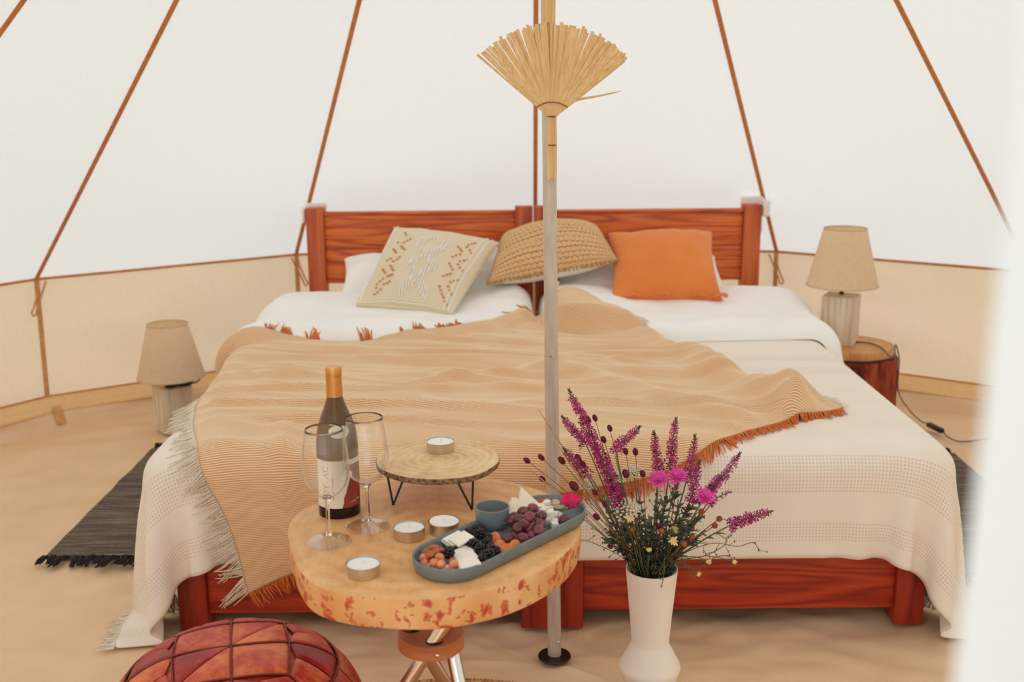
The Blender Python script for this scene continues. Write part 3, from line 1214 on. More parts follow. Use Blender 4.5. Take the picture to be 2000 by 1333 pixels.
def px_uv(x, y):
    """place on the cushion face that stands at a position of the close-up"""
    p = np.array((690 + x / 6.897, 440 + y / 6.897))
    u, v = 0.5, 0.5
    for _ in range(30):
        f = to_px(C + sf(u, v)) - p
        du = (to_px(C + sf(min(.99, u + .01), v)) - to_px(C + sf(u - .01, v))) / .02
        dv = (to_px(C + sf(u, min(.99, v + .01))) - to_px(C + sf(u, v - .01))) / .02
        d = np.linalg.solve(np.stack([du, dv], axis=1), -f)
        u, v = min(0.96, max(0.04, u + 0.6 * d[0])), min(0.955, max(0.04, v + 0.6 * d[1]))
    return u, v


for (x0, y0, x1, y1) in ((905, 190, 850, 300), (940, 180, 870, 330), (980, 185, 895, 355), (1015, 170, 985, 215), (1060, 160, 1030, 205), (1105, 160, 1075, 205), (1150, 170, 1115, 225), (1190, 195, 1145, 250),
                         (1225, 220, 1165, 315), (1260, 262, 1200, 350), (1205, 290, 1160, 370), (1160, 300, 1105, 385), (1110, 305, 1050, 440), (1070, 320, 1000, 500), (1030, 330, 950, 435), (990, 320, 900, 460), (950, 320, 925, 375),
                         (825, 430, 760, 520), (785, 465, 710, 580), (860, 425, 735, 610), (895, 420, 765, 640), (1050, 440, 985, 560), (1085, 440, 985, 650), (1110, 480, 1020, 640), (1135, 495, 1075, 615),
                         (830, 560, 770, 760), (870, 600, 780, 820), (910, 615, 820, 780), (940, 580, 855, 820), (975, 560, 880, 870), (640, 790, 615, 970), (680, 750, 655, 930), (730, 720, 695, 890), (775, 690, 735, 850), (950, 740, 905, 930), (975, 790, 935, 975), (1000, 830, 955, 1020)):
    a_, b_ = px_uv(x0, y0), px_uv(x1, y1)
    cord(e1, a_[0], a_[1], b_[0], b_[1], 0.0036)
for u in (0.045, 0.90, 0.945):
    cord(e1, u, 0.01, u, 0.99, 0.0036, 24)
for (x, y) in ((700, 110), (712, 140), (770, 190), (728, 215), (680, 240), (605, 240), (650, 290), (670, 312), (690, 332), (545, 330), (560, 350), (575, 372), (625, 435), (590, 465), (540, 490), (505, 455), (455, 480), (500, 550),
               (518, 580), (535, 612), (400, 600), (415, 622), (430, 645), (525, 670), (495, 682), (460, 692), (400, 725), (360, 760), (320, 800), (490, 760), (455, 785), (310, 850), (370, 870), (325, 910), (285, 940), (410, 800),
               (1640, 245), (1600, 255), (1555, 270), (1410, 295), (1440, 325), (1460, 355), (1385, 410), (1340, 430), (1440, 400), (1530, 300), (1570, 340), (1590, 380), (1535, 475), (1490, 480), (1435, 490), (1295, 520), (1315, 560), (1340, 602),
               (1410, 535), (1435, 580), (1465, 617), (1265, 670), (1215, 690), (1310, 660), (1405, 745), (1355, 757), (1305, 770), (1160, 830), (1175, 880), (1195, 932), (1280, 830), (1300, 880), (1320, 932), (1215, 975), (1235, 1030), (1255, 1075)):
    q = px_uv(x, y)
    e2.add(ellipsoid_data(sf(*q) + n * 0.002, 0.0062, 0.0052, 0.004, 8, 5, dir_rot(n)))
e1.build('white_embroidery', M_CORD, o)['kind'] = 'stuff'
e2.build('orange_embroidery', M_BEAD, o)['kind'] = 'stuff'
fb = MB()
for q in range(110):
    t = q / 110 * 3
    k, f = int(t), t % 1
    u, v = ((f, 1.0), (1.0, f), (f, 0.0))[k]
    p = sf(u, v)
    d = (p - sf(0.5 + (u - 0.5) * 0.9, 0.5 + (v - 0.5) * 0.9)).normalized()
    fb.tube([p, p + d * random.uniform(0.003, 0.007) + Vector((random.uniform(-.003, .003), 0, random.uniform(-.003, .003)))], [0.003, 0.0016], 4, True)
fb.build('cushion_edging', M_RIB, o)['kind'] = 'stuff'

# ------------------------------------------------------------------ centre pole with straw fans
M_STEEL = plain('galvanised_steel', '#d2c6b6', 0.42, 0.35, col2='#c4b7a6', scale=30, stretch=(3, 3, 0.5))
M_STEELP = plain('polished_steel', '#e6e2dc', 0.10, 1.0, col2='#dcd6ce', scale=10)
M_BLACK = plain('black_plastic', '#1d1816', 0.4, col2='#151110', scale=30)
pb = on_z(1083, 1284, 0.0)
pt = on_y(1070, 0, pb.y)
slope = (pt.x - pb.x) / pt.z


def px_(z):
    return pb.x + slope * z


pole = empty('tent_pole', (pb.x, pb.y, 0.0))
tag(pole, 'grey steel tent pole standing in front of the bed on a black disc', 'pole')
ZJ = 0.80
PT = Z_A - 0.03
lathe('foot_plate', [(0.0, 0.0), (0.041, 0.0), (0.0425, 0.003), (0.041, 0.006), (0.020, 0.008), (0.0, 0.008)], M_BLACK, pole, 40)
tube('lower_tube', [(0, 0, 0.008), (slope * ZJ / 2, 0, ZJ / 2), (slope * ZJ, 0, ZJ)], 0.0172, M_STEEL, pole, 28)
tube('upper_tube', [(slope * (ZJ + 0.002), 0, ZJ + 0.002), (slope * 1.9, 0, 1.9), (slope * PT, 0, PT)], 0.0163, M_STEEL, pole, 28)
tube('joint_ring', [(slope * (ZJ - 0.003), 0, ZJ - 0.003), (slope * (ZJ + 0.003), 0, ZJ + 0.003)], 0.0178, M_STEELP, pole, 28)
mb = MB()
mb.add(ellipsoid_data((0.009, -0.0155, 0.05), 0.004, 0.0035, 0.004))
mb.build('push_button', M_STEELP, pole)

M_STRAW = plain('palm_straw', '#f0cd98', 0.7, col2='#dcb278', scale=1.0, stretch=(120, 120, 6), per=7)
M_THREAD = plain('brown_thread', '#8a4a24', 0.8)


def straw_fan(loc, label):
    t = empty('straw_fan', loc)
    tag(t, label, 'fan', 'palm straw fans tied to the pole')
    # handle: a flat bundle of straws
    hb = MB()
    for i in range(9):
        x = -0.0095 + 0.019 * i / 8
        hb.tube([(x * 0.9, random.uniform(-.002, .002), 0.0), (x, -0.001 + random.uniform(-.0015, .0015), -0.07), (x * 0.98, random.uniform(-.002, .002), -0.141 + random.uniform(-.004, .002))], [0.0022, 0.0024, 0.0022], 6, True)
    for i in range(8):
        x = -0.0085 + 0.017 * i / 7
        hb.tube([(x * 0.9, 0.004, 0.0), (x, 0.004, -0.139)], 0.0024, 6, True)
    hb.build('handle', M_STRAW, t)
    for z, w in ((-0.002, 0.0105), (-0.066, 0.0108)):
        tube('binding', [(w * math.cos(a), 0.0015 + 0.0068 * math.sin(a), z) for a in np.linspace(0, 2 * PI, 24)], 0.0012, M_THREAD, t, 5)
    # fan blades
    nb = 84
    for i in range(nb):
        s = i / (nb - 1)
        a = math.radians(-49 + 102 * s) + random.uniform(-.012, .012)
        if i in (4, 5, 11, 12, 18, 60):
            continue
        ln = 0.202 + random.uniform(-.006, .004) + (0.006 if s < 0.05 else 0)
        w = random.uniform(0.0026, 0.0042)
        dep = random.uniform(-.004, .004)
        st = Vector((-0.0095 + 0.019 * s, 0, 0))
        vs = []
        for k in range(8):
            r = ln * k / 7
            p = st + Vector((math.sin(a) * r, -0.001 + dep * (k / 7) - 0.004 * math.sin(PI * k / 7), math.cos(a) * r))
            p.x += 0.004 * math.sin(i * 7.1) * (k / 7) ** 2
            ww = w * (0.55 + 0.45 * k / 7)
            tx = Vector((math.cos(a), 0, -math.sin(a)))
            vs += [p - tx * ww, p + Vector((0, -ww * 0.5, 0)), p + tx * ww, p + Vector((0, ww * 0.25, 0))]
        fs = []
        for k in range(7):
            for q in range(4):
                q2 = (q + 1) % 4
                fs.append((k * 4 + q, k * 4 + q2, (k + 1) * 4 + q2, (k + 1) * 4 + q))
        fs.append((28, 29, 30, 31))
        mesh('straw_blade', vs, fs, M_STRAW, t, smooth=False)
    cv = [(0.03, 0, 0.022), (0.06, 0, 0.035), (0.10, 0, 0.042), (0.157, -0.002, 0.053)]
    tube('straw_blade', [tuple(p) for p in spline(cv, 14)], [0.0028] * 6 + [0.0025, 0.0024, 0.0023, 0.0022, 0.002, 0.0016, 0.0012, 0.0006], M_STRAW, t, 5)
    pts = []
    for k in range(40):
        s = k / 39
        a = math.radians(-50 + 104 * s)
        pts.append((-0.0095 + 0.019 * s + math.sin(a) * 0.032, -0.0068, math.cos(a) * 0.030))
    tube('stitching', pts, 0.0011, M_THREAD, t, 5)
    return t


yf = pb.y - 0.0245
fz = on_y(1078, 226, yf)
fan = straw_fan((fz.x, yf, fz.z), 'spread palm straw fan with handle pointing down, tied to the tent pole')
f2 = copy_tree(fan)
hz = on_y(1072, 48, yf)
f2.location = (hz.x, yf, hz.z + 0.145)
f2.scale = (1.28, 1, 1)
f2['label'] = 'upper straw fan on the pole, only its handle showing at the top edge'

# ------------------------------------------------------------------ lamps, stump, cables
M_LWOOD = plain('limed_wood', '#e8dcc8', 0.75, col2='#c9b396', scale=1.0, stretch=(70, 70, 5), bmp=0.2)
M_SHADE = canvas_mat('linen_shade', '#fbeed8', '#f6e4c8', 0.55)
M_SHADET = plain('shade_trim', '#d6bf9c', 0.8)


def lamp(loc, rz, label):
    t = empty('table_lamp', loc, rz)
    tag(t, label, 'lamp', 'limed wood table lamps')
    h = 0.066
    bm = bmesh.new()
    add_box(bm, -h, h, -h, h, 0.0, 0.197, 0.004)
    obj('base', bm, M_LWOOD, t, angle=40)
    lathe('rod', [(0.0, 0.2), (0.009, 0.2), (0.009, 0.232), (0.016, 0.236), (0.016, 0.285), (0.0, 0.286)], M_BLACK, t, 16)
    R0, R1, z0, z1 = 0.1405, 0.0835, 0.238, 0.466
    prof = [(R0, z0), (R0 * 0.75 + R1 * 0.25, z0 * 0.75 + z1 * 0.25), (R0 * 0.5 + R1 * 0.5, z0 * 0.5 + z1 * 0.5), (R0 * .25 + R1 * .75, z0 * .25 + z1 * .75), (R1, z1),
            (R1 - 0.0022, z1), (R0 * 0.5 + R1 * 0.5 - 0.0022, z0 * 0.5 + z1 * 0.5), (R0 - 0.0022, z0), (R0, z0)]
    lathe('lamp_shade', prof, M_SHADE, t, 56, caps=False)
    for r, z in ((R0, z0), (R1, z1)):
        tube('shade_ring', [((r + .0002) * math.cos(a), (r + .0002) * math.sin(a), z) for a in np.linspace(0, 2 * PI, 57)], 0.0024, M_SHADET, t, 6)
    mb = MB()
    for a in (0.5, 2.6, 4.7):
        mb.tube([(0.015 * math.cos(a), 0.015 * math.sin(a), 0.285), (0.05 * math.cos(a), 0.05 * math.sin(a), z1 - 0.01), ((R1 - .003) * math.cos(a), (R1 - .003) * math.sin(a), z1 - 0.004)], 0.0014, 5)
    mb.build('shade_spider', M_STEELP, t)
    lathe('bulb', [(0.0, 0.286), (0.012, 0.29), (0.014, 0.30), (0.026, 0.33), (0.029, 0.35), (0.02, 0.372), (0.0, 0.38)], plain('bulb_glass', '#f4efe4', 0.2), t, 16)
    return t


lp1 = on_z(343, 839, 0.0)
l1 = lamp((lp1.x, lp1.y, 0.0), math.radians(40), 'table lamp with beige shade standing on the tent floor beside the left bed')
cb = MB()
for k in range(5):
    cb.tube([(0.05 * math.cos(a) * (1 + .1 * k) + 0.028, 0.026 * math.sin(a) * (1 + .15 * k) - 0.02 - 0.006 * k, 0.203 + 0.0045 * k + 0.006 * math.sin(2 * a + k)) for a in np.linspace(0, 2 * PI, 22)], 0.0034, 6)
cb.tube(spline([(0.06, -0.05, 0.21), (0.085, -0.075, 0.225), (0.095, -0.085, 0.235), (0.08, -0.075, 0.212), (0.05, -0.05, 0.207)], 20).tolist(), 0.0032, 6)
cb.add(ellipsoid_data((-0.02, -0.045, 0.208), 0.035, 0.012, 0.008))
o = cb.build('cable', M_BLACK, l1)
tag(o, 'black cable coiled on top of the wooden base')

ST = Vector((1.372, 4.345, 0))
stp = empty('log_stump', (ST.x, ST.y, 0))
tag(stp, 'sawn log stump with red-brown bark beside the right bed', 'stump')


def bark_mat():
    m, nt, b = mk('bark')
    c = coords(nt, (14, 14, 3.0))
    n1 = N(nt, 'ShaderNodeTexNoise', {'Vector': c, 'Scale': 2.2, 'Detail': 6.0, 'Roughness': 0.7})
    r = ramp(nt, n1.outputs[0], [(0.30, lin('#2f0f08')), (0.48, lin('#8a2c14')), (0.62, lin('#b5532a')), (0.78, lin('#b39b62'))])
    nt.links.new(r, b.inputs['Base Color'])
    b.inputs['Roughness'].default_value = 0.9
    bump(nt, b, n1.outputs[0], 0.9, 0.01)
    return m


def rings_mat(name, c1, c2, c3, scale=70.0, kn=0.0):
    m, nt, b = mk(name)
    c = coords(nt, (1, 1, 0.0))
    wob = N(nt, 'ShaderNodeTexNoise', {'Vector': c, 'Scale': 7.0, 'Detail': 3.0})
    ln = N(nt, 'ShaderNodeVectorMath', {0: c}, operation='LENGTH')
    d = MATH(nt, 'ADD', ln.outputs['Value'], MATH(nt, 'MULTIPLY', wob.outputs[0], 0.06))
    f = MATH(nt, 'ABSOLUTE', MATH(nt, 'SUBTRACT', MATH(nt, 'FRACT', MATH(nt, 'MULTIPLY', d, scale)), 0.5))
    n2 = N(nt, 'ShaderNodeTexNoise', {'Vector': c, 'Scale': 14.0, 'Detail': 6.0, 'Roughness': 0.65})
    n3 = N(nt, 'ShaderNodeTexNoise', {'Vector': coords(nt, (30, 6, 1), rot=(0, 0, 0.5)), 'Scale': 4.0, 'Detail': 4.0})
    fac = MATH(nt, 'ADD', MATH(nt, 'MULTIPLY', f, 0.2), MATH(nt, 'ADD', MATH(nt, 'MULTIPLY', n2.outputs[0], 0.65), MATH(nt, 'MULTIPLY', n3.outputs[0], 0.25)))
    r = ramp(nt, fac, [(0.30, lin(c3)), (0.5, lin(c2)), (0.72, lin(c1))])
    nt.links.new(r, b.inputs['Base Color'])
    b.inputs['Roughness'].default_value = 0.5
    bump(nt, b, n2.outputs[0], 0.1, 0.002)
    return m


M_BARK = bark_mat()
M_SAWN = rings_mat('sawn_log', '#e2ad6e', '#d0914f', '#b06c34', 60)
nA = 96
prof = [(0.182, 0.0), (0.186, 0.05), (0.184, 0.15), (0.185, 0.25), (0.184, 0.35), (0.182, 0.362), (0.168, 0.366)]
vs = []
for i, (r, z) in enumerate(prof):
    for k in range(nA):
        a = 2 * PI * k / nA
        rr = r + (0.007 * nz(math.cos(a) * 9, math.sin(a) * 9, z * 4) + 0.004 * nz(math.cos(a) * 28, math.sin(a) * 28, z * 9) if i < 6 else 0)
        vs.append((rr * math.cos(a), rr * math.sin(a), z))
fs = []
for i in range(len(prof) - 1):
    for k in range(nA):
        k2 = (k + 1) % nA
        fs.append((i * nA + k, i * nA + k2, (i + 1) * nA + k2, (i + 1) * nA + k))
mesh('bark', vs, fs, M_BARK, stp, smooth=False)
lathe('sawn_top', [(0.0, 0.02), (0.166, 0.02), (0.169, 0.366), (0.171, 0.398), (0.168, 0.403), (0.0, 0.404)], M_SAWN, stp, 64)

lp2 = on_z(1638, 669, 0.404)
l2 = lamp((lp2.x, lp2.y, 0.404), math.radians(-28), 'table lamp with beige shade standing on the log stump beside the right bed')
loc = [on_z(1668, 668, 0.409), on_z(1695, 670, 0.409), on_z(1722, 680, 0.409), on_z(1745, 703, 0.408)]
rim = Vector((ST.x + 0.176, ST.y - 0.02, 0.404))
pts = [l2.location + Vector((0.045, 0.02, 0.01))] + loc + [rim, Vector((ST.x + 0.196, ST.y - 0.02, 0.34)), Vector((ST.x + 0.215, ST.y + 0.02, 0.20)), on_z(1775, 800, 0.06), on_z(1797, 822, 0.008), on_z(1813, 829, 0.012)]
sw0, sw1 = on_z(1813, 829, 0.014), on_z(1841, 843, 0.014)
pts2 = [sw1, on_z(1850, 853, 0.006), on_z(1868, 862, 0.005), on_z(1890, 863, 0.005), on_z(1930, 858, 0.005), on_z(2010, 852, 0.005)]
cab = MB()
cab.tube(spline(pts, 60).tolist(), 0.0027, 6, True)
cab.tube(spline(pts2, 40).tolist(), 0.0027, 6, True)
# second strand lying round the front of the sawn top
arc = [(ST.x + 0.176 * math.cos(a), ST.y + 0.176 * math.sin(a), 0.3705 + 0.02 * max(0, (a + 0.25) / 0.4)) for a in np.linspace(-2.6, -0.12, 30)]
cab.tube(arc, 0.003, 6, True)
cab.v = [tuple(l2.matrix_world.inverted() @ Vector(v)) for v in cab.v] if False else cab.v
Mi = (Matrix.Translation(l2.location) @ Matrix.Rotation(math.radians(-28), 4, 'Z')).inverted()
cab.v = [tuple(Mi @ Vector(v)) for v in cab.v]
cb = cab.build('cable', M_BLACK, l2)
bm = bmesh.new()
lnS = (sw1 - sw0).length
add_box(bm, -lnS / 2, lnS / 2, -0.012, 0.012, -0.010, 0.010, 0.006, 3)
rz = math.atan2(sw1.y - sw0.y, sw1.x - sw0.x)
bmesh.ops.transform(bm, matrix=Mi @ Matrix.Translation((sw0 + sw1) / 2) @ Matrix.Rotation(rz, 4, 'Z'), verts=bm.verts)
o = obj('inline_switch', bm, M_BLACK, cb, smooth=True)
tag(o, 'black switch on the cable lying on the floor')


# ------------------------------------------------------------------ rugs
def rag_mat():
    m, nt, b = mk('rag_weave')
    c = coords(nt, (5, 95, 1), per_object=3)
    n1 = N(nt, 'ShaderNodeTexNoise', {'Vector': c, 'Scale': 1.0, 'Detail': 5.0, 'Roughness': 0.7})
    n2 = N(nt, 'ShaderNodeTexNoise', {'Vector': coords(nt, (160, 260, 1)), 'Scale': 1.0, 'Detail': 2.0})
    f = MATH(nt, 'ADD', MATH(nt, 'MULTIPLY', n1.outputs[0], 0.75), MATH(nt, 'MULTIPLY', n2.outputs[0], 0.3))
    nt.links.new(ramp(nt, f, [(0.36, lin('#352a24')), (0.55, lin('#66564a')), (0.74, lin('#b0a08c'))]), b.inputs['Base Color'])
    b.inputs['Roughness'].default_value = 0.95
    bump(nt, b, f, 0.6, 0.004)
    return m


M_RAG = rag_mat()
M_YARN = plain('dark_yarn', '#2e2420', 0.95, col2='#1e1714', scale=60)


def rag_rug(x0, x1, y0, y1, label):
    t = empty('rag_rug', ((x0 + x1) / 2, (y0 + y1) / 2, 0))
    tag(t, label, 'rug', 'dark rag rugs beside the beds')
    w, d = (x1 - x0) / 2, (y1 - y0) / 2
    nx, ny = 26, 60
    vs = []
    for z, s in ((0.010, 0), (0.0, 0)):
        for i in range(nx):
            for j in range(ny):
                x, y = -w + 2 * w * i / (nx - 1), -d + 2 * d * j / (ny - 1)
                e = 0.006 * nz(y * 9, 3.3 if i else 1.1) if i in (0, nx - 1) else 0
                vs.append((x + e, y, z + (0.003 * nz(x * 4, y * 4) if z else -0.002)))
    o2 = nx * ny
    fs = grid_faces(nx, ny) + [tuple(reversed(f)) for f in grid_faces(nx, ny, o2)]
    for j in range(ny - 1):
        fs += [(j, j + 1, o2 + j + 1, o2 + j), ((nx - 1) * ny + j + 1, (nx - 1) * ny + j, o2 + (nx - 1) * ny + j, o2 + (nx - 1) * ny + j + 1)]
    for i in range(nx - 1):
        fs += [((i + 1) * ny, i * ny, o2 + i * ny, o2 + (i + 1) * ny), (i * ny + ny - 1, (i + 1) * ny + ny - 1, o2 + (i + 1) * ny + ny - 1, o2 + i * ny + ny - 1)]
    mesh('rug_weave', vs, fs, M_RAG, t, smooth=False)
    for sgn in (-1, 1):
        fb = MB()
        k = int(2 * w / 0.022)
        for q in range(k):
            x = -w + 2 * w * (q + 0.5) / k
            bend = random.uniform(-0.03, 0.03) - 0.012
            ln = random.uniform(0.045, 0.075)
            for s in range(6):
                dx = random.uniform(-.006, .006)
                fb.tube([(x, sgn * d, 0.007), (x + bend * .3 + dx, sgn * (d + ln * .4), 0.009 + random.uniform(0, .012)), (x + bend * .7 + dx * 1.5, sgn * (d + ln * .75), 0.006 + random.uniform(0, .01)), (x + bend + dx * 2, sgn * (d + ln * random.uniform(.85, 1.1)), 0.004)], [0.004, 0.0042, 0.0036, 0.002], 5, True)
        fb.build('tassels', M_YARN, t)['kind'] = 'stuff'


a, b2 = on_z(86, 1087, 0.01), on_z(298, 876, 0.01)
rag_rug((a.x + b2.x) / 2, (a.x + b2.x) / 2 + 0.62, a.y, b2.y, 'dark grey-brown fringed rag rug on the floor left of the bed')
rag_rug(1.13, 1.735, 3.03, 4.12, 'dark grey-brown fringed rag rug on the floor right of the bed')


def jute_mat():
    m, nt, b = mk('braided_jute')
    tc = coords(nt, (1, 1, 1))
    n1 = N(nt, 'ShaderNodeTexNoise', {'Vector': tc, 'Scale': 85.0, 'Detail': 4.0, 'Roughness': 0.7})
    nt.links.new(ramp(nt, n1.outputs[0], [(0.36, lin('#8a4a24')), (0.5, lin('#c58a52')), (0.66, lin('#ddb27e'))]), b.inputs['Base Color'])
    b.inputs['Roughness'].default_value = 0.95
    bump(nt, b, n1.outputs[0], 0.8, 0.005)
    return m


JC = Vector((-0.15, 1.87, 0))
jr = empty('jute_rug', (JC.x, JC.y, 0))
tag(jr, 'round braided jute rug under the log table', 'rug')
M_JUTE = jute_mat()
edge = on_z(880, 1326, 0.008)
RJ = (Vector((edge.x, edge.y, 0)) - JC).length
prof = [(0.0, 0.004)]
nrg = 24
for i in range(nrg):
    r0 = RJ * i / nrg
    for q in range(1, 5):
        prof.append((r0 + RJ / nrg * q / 4, 0.003 + 0.007 * math.sin(PI * q / 4)))
prof.append((RJ - 0.004, -0.004))
lathe('braid', prof, M_JUTE, jr, 90, caps=False, angle=80)
fb = MB()
for q in range(420):
    a = 2 * PI * q / 420
    r = RJ - 0.006
    fb.add(ellipsoid_data((r * math.cos(a), r * math.sin(a), 0.006), 0.010, 0.004, 0.0055, 6, 4, Matrix.Rotation(a + 0.8, 3, 'Z')))
fb.build('braided_border', M_JUTE, jr)['kind'] = 'stuff'
# ------------------------------------------------------------------ log-slice table
TZ = 0.62


def closed_spline(pts, n):
    P = [list(p) for p in pts]
    Q = P[-3:] + P + P[:3]
    s = spline(Q, 2000)
    P = np.array(P)
    # keep one revolution: from the first point back to itself
    i0 = int(np.argmin(np.linalg.norm(s[:900] - P[0], axis=1)))
    i1 = 1000 + int(np.argmin(np.linalg.norm(s[1000:] - P[0], axis=1)))
    seg = s[i0:i1 + 1]
    d = np.r_[0, np.cumsum(np.linalg.norm(np.diff(seg, axis=0), axis=1))]
    t = np.linspace(0, d[-1], n, endpoint=False)
    return np.stack([np.interp(t, d, seg[:, k]) for k in range(2)], axis=1)


out_px = [(562, 1034), (570, 1078), (588, 1118), (620, 1145), (680, 1161), (760, 1169), (850, 1169), (930, 1158), (1010, 1136), (1080, 1100), (1125, 1058), (1134, 1022),
          (1118, 990), (1070, 962), (1010, 944), (950, 933), (880, 925), (800, 926), (730, 941), (672, 966), (612, 985), (578, 1005)]
outl = [on_z(x, y, TZ) for x, y in out_px]
TCX, TCY = sum(p.x for p in outl) / len(outl), sum(p.y for p in outl) / len(outl)
NO = 140
ol = closed_spline([(p.x - TCX, p.y - TCY) for p in outl], NO)
table = empty('log_table', (TCX, TCY, 0))
tag(table, 'round log-slice table with crossed metal legs in front of the bed', 'table')
M_TTOP = rings_mat('table_top_wood', '#f0c288', '#e2a96c', '#c98a50', 26)


def peeled_mat():
    m, nt, b = mk('peeled_bark_edge')
    c = coords(nt, (1, 1, 0.75))
    w = N(nt, 'ShaderNodeTexNoise', {'Vector': c, 'Scale': 9.0, 'Detail': 2.0})
    cv = N(nt, 'ShaderNodeVectorMath', {0: c, 1: w.outputs['Color']}, operation='ADD')
    cs = N(nt, 'ShaderNodeVectorMath', {0: c}, operation='ADD')
    sw = N(nt, 'ShaderNodeVectorMath', operation='SCALE')
    nt.links.new(w.outputs['Color'], sw.inputs[0])
    sw.inputs['Scale'].default_value = 0.035
    nt.links.new(sw.outputs[0], cs.inputs[1])
    n1 = N(nt, 'ShaderNodeTexNoise', {'Vector': cs.outputs[0], 'Scale': 58.0, 'Detail': 2.0, 'Roughness': 0.55})
    n0 = N(nt, 'ShaderNodeTexNoise', {'Vector': c, 'Scale': 11.0, 'Detail': 3.0})
    base = ramp(nt, n0.outputs[0], [(0.3, lin('#d48a4c')), (0.55, lin('#e3a86c')), (0.75, lin('#edbf8c'))])
    d = MATH(nt, 'SUBTRACT', n1.outputs[0], 0.57)
    fill = MATH(nt, 'GREATER_THAN', d, 0.0)
    deep = MATH(nt, 'GREATER_THAN', d, 0.055)
    rimm = MATH(nt, 'LESS_THAN', MATH(nt, 'ABSOLUTE', d), 0.012)
    col = MIX(nt, MATH(nt, 'MULTIPLY', fill, 0.85), base, lin('#d0603a'))
    col = MIX(nt, MATH(nt, 'MULTIPLY', deep, 0.75), col, lin('#b02e20'))
    col = MIX(nt, MATH(nt, 'MULTIPLY', rimm, 0.6), col, lin('#a03a1c'))
    nt.links.new(col, b.inputs['Base Color'])
    b.inputs['Roughness'].default_value = 0.5
    bump(nt, b, MATH(nt, 'MULTIPLY', n1.outputs[0], -1.0), 0.3, 0.006)
    return m


M_PEEL = peeled_mat()
layers = [(0.560, 0.968), (0.563, 0.985), (0.575, 0.997), (0.595, 1.003), (0.612, 1.002), (0.618, 0.996), (0.620, 0.985)]
vs = []
for z, s in layers:
    for k in range(NO):
        a = 2 * PI * k / NO
        q = s + 0.004 * nz(ol[k, 0] * 25, ol[k, 1] * 25, z * 30)
        vs.append((ol[k, 0] * q, ol[k, 1] * q, z))
fs, mi = [], []
for i in range(len(layers) - 1):
    for k in range(NO):
        k2 = (k + 1) % NO
        fs.append((i * NO + k, i * NO + k2, (i + 1) * NO + k2, (i + 1) * NO + k))
        mi.append(0 if i < 5 else 1)
fs.append(tuple(range(NO))[::-1])
mi.append(0)
fs.append(tuple((len(layers) - 1) * NO + k for k in range(NO)))
mi.append(1)
tt = mesh('tabletop', vs, fs, M_PEEL, table)
tt.data.materials.append(M_TTOP)
for p, m_ in zip(tt.data.polygons, mi):
    p.material_index = m_
tt.data.update()
bm = bmesh.new()
bm.from_mesh(tt.data)
bmesh.ops.recalc_face_normals(bm, faces=bm.faces)
bm.to_mesh(tt.data)
bm.free()
tt.data.set_sharp_from_angle(angle=math.radians(38))

rc = on_y(842, 1248, TCY)
RX, RZ = rc.x - TCX, rc.z
ring_o, hole = 0.064, 0.016
M_RINGW = plain('ring_wood', '#c47a48', 0.5, col2='#a85f34', scale=9, stretch=(1, 1, 6), bmp=0.1)
M_RINGT = plain('ring_wood_top', '#8a6048', 0.6, col2='#7a5240', scale=12)
lathe('leg_ring', [(0.0, RZ - 0.015), (0.062, RZ - 0.015), (0.064, RZ - 0.013), (0.064, RZ + 0.013), (0.062, RZ + 0.015), (0.0, RZ + 0.015)], M_RINGW, table, 56, c=(RX, 0, 0))
M_CHROME = plain('chrome_tube', '#f0ece6', 0.13, 1.0, col2='#e2dcd4', scale=6)
for th in (-90, 150, 30):
    t = math.radians(th)
    c0 = Vector((RX + 0.038 * math.cos(t), 0.038 * math.sin(t), RZ))
    d = Vector((-math.sin(t), math.cos(t), 0)) * 0.60 + Vector((math.cos(t), math.sin(t), 0)) * 0.05
    dz_dn, dz_up = RZ - 0.014, 0.560 - RZ
    lo = c0 - d * dz_dn
    lo.z = 0.014
    up = c0 + d * dz_up
    up.z = 0.560
    leg = tube('leg', [lo, c0, up], 0.0135, M_CHROME, table, 28)
    cap = tube('rubber_foot', [lo + (lo - up).normalized() * 0.004, lo + (up - lo).normalized() * 0.014], 0.0145, M_BLACK, leg, 20)
    pts = [c0 + (up - lo).normalized() * 0.0185 + (Vector((math.cos(a), math.sin(a), 0)) * 0.0160) for a in np.linspace(0, 2 * PI, 20)]
    for p in pts:
        p.z = RZ + 0.0155
    tube('leg_hole', pts, 0.0016, M_BLACK, table, 5)
sxp = on_y(859, 1280, TCY - 0.064)
mb = MB()
mb.add(ellipsoid_data((RX + 0.016, -0.0625, RZ - 0.002), 0.0045, 0.0025, 0.0045, 12, 6))
mb.build('screw', M_STEELP, table)

# ------------------------------------------------------------------ cake stand: small log slice on hairpin legs
sc_ = on_z(855, 898, 0.698)
st = empty('wooden_stand', (sc_.x, sc_.y, TZ))
tag(st, 'small round log slice stand on black hairpin legs standing on the table', 'stand')
M_SLICE = rings_mat('slice_wood', '#f0d3a6', '#e3bd88', '#c8915a', 55)
NS = 100
vs, fs = [], []
HS = 0.698 - TZ
lay = [(HS - 0.012, 0.978), (HS - 0.010, 0.995), (HS - 0.002, 1.0), (HS, 0.988)]
spx = [on_z(x, y, 0.698) for x, y in ((735, 902), (752, 921), (800, 934), (860, 937), (925, 930), (965, 912), (976, 896), (966, 877), (930, 862), (860, 856), (800, 861), (750, 880))]
so = closed_spline([(p.x - sc_.x, p.y - sc_.y) for p in spx], NS)
for z, s in lay:
    for k in range(NS):
        q = s * (1 + 0.006 * nz(so[k, 0] * 60, so[k, 1] * 60, z * 50))
        vs.append((so[k, 0] * q, so[k, 1] * q, z))
for i in range(3):
    for k in range(NS):
        k2 = (k + 1) % NS
        fs.append((i * NS + k, i * NS + k2, (i + 1) * NS + k2, (i + 1) * NS + k))
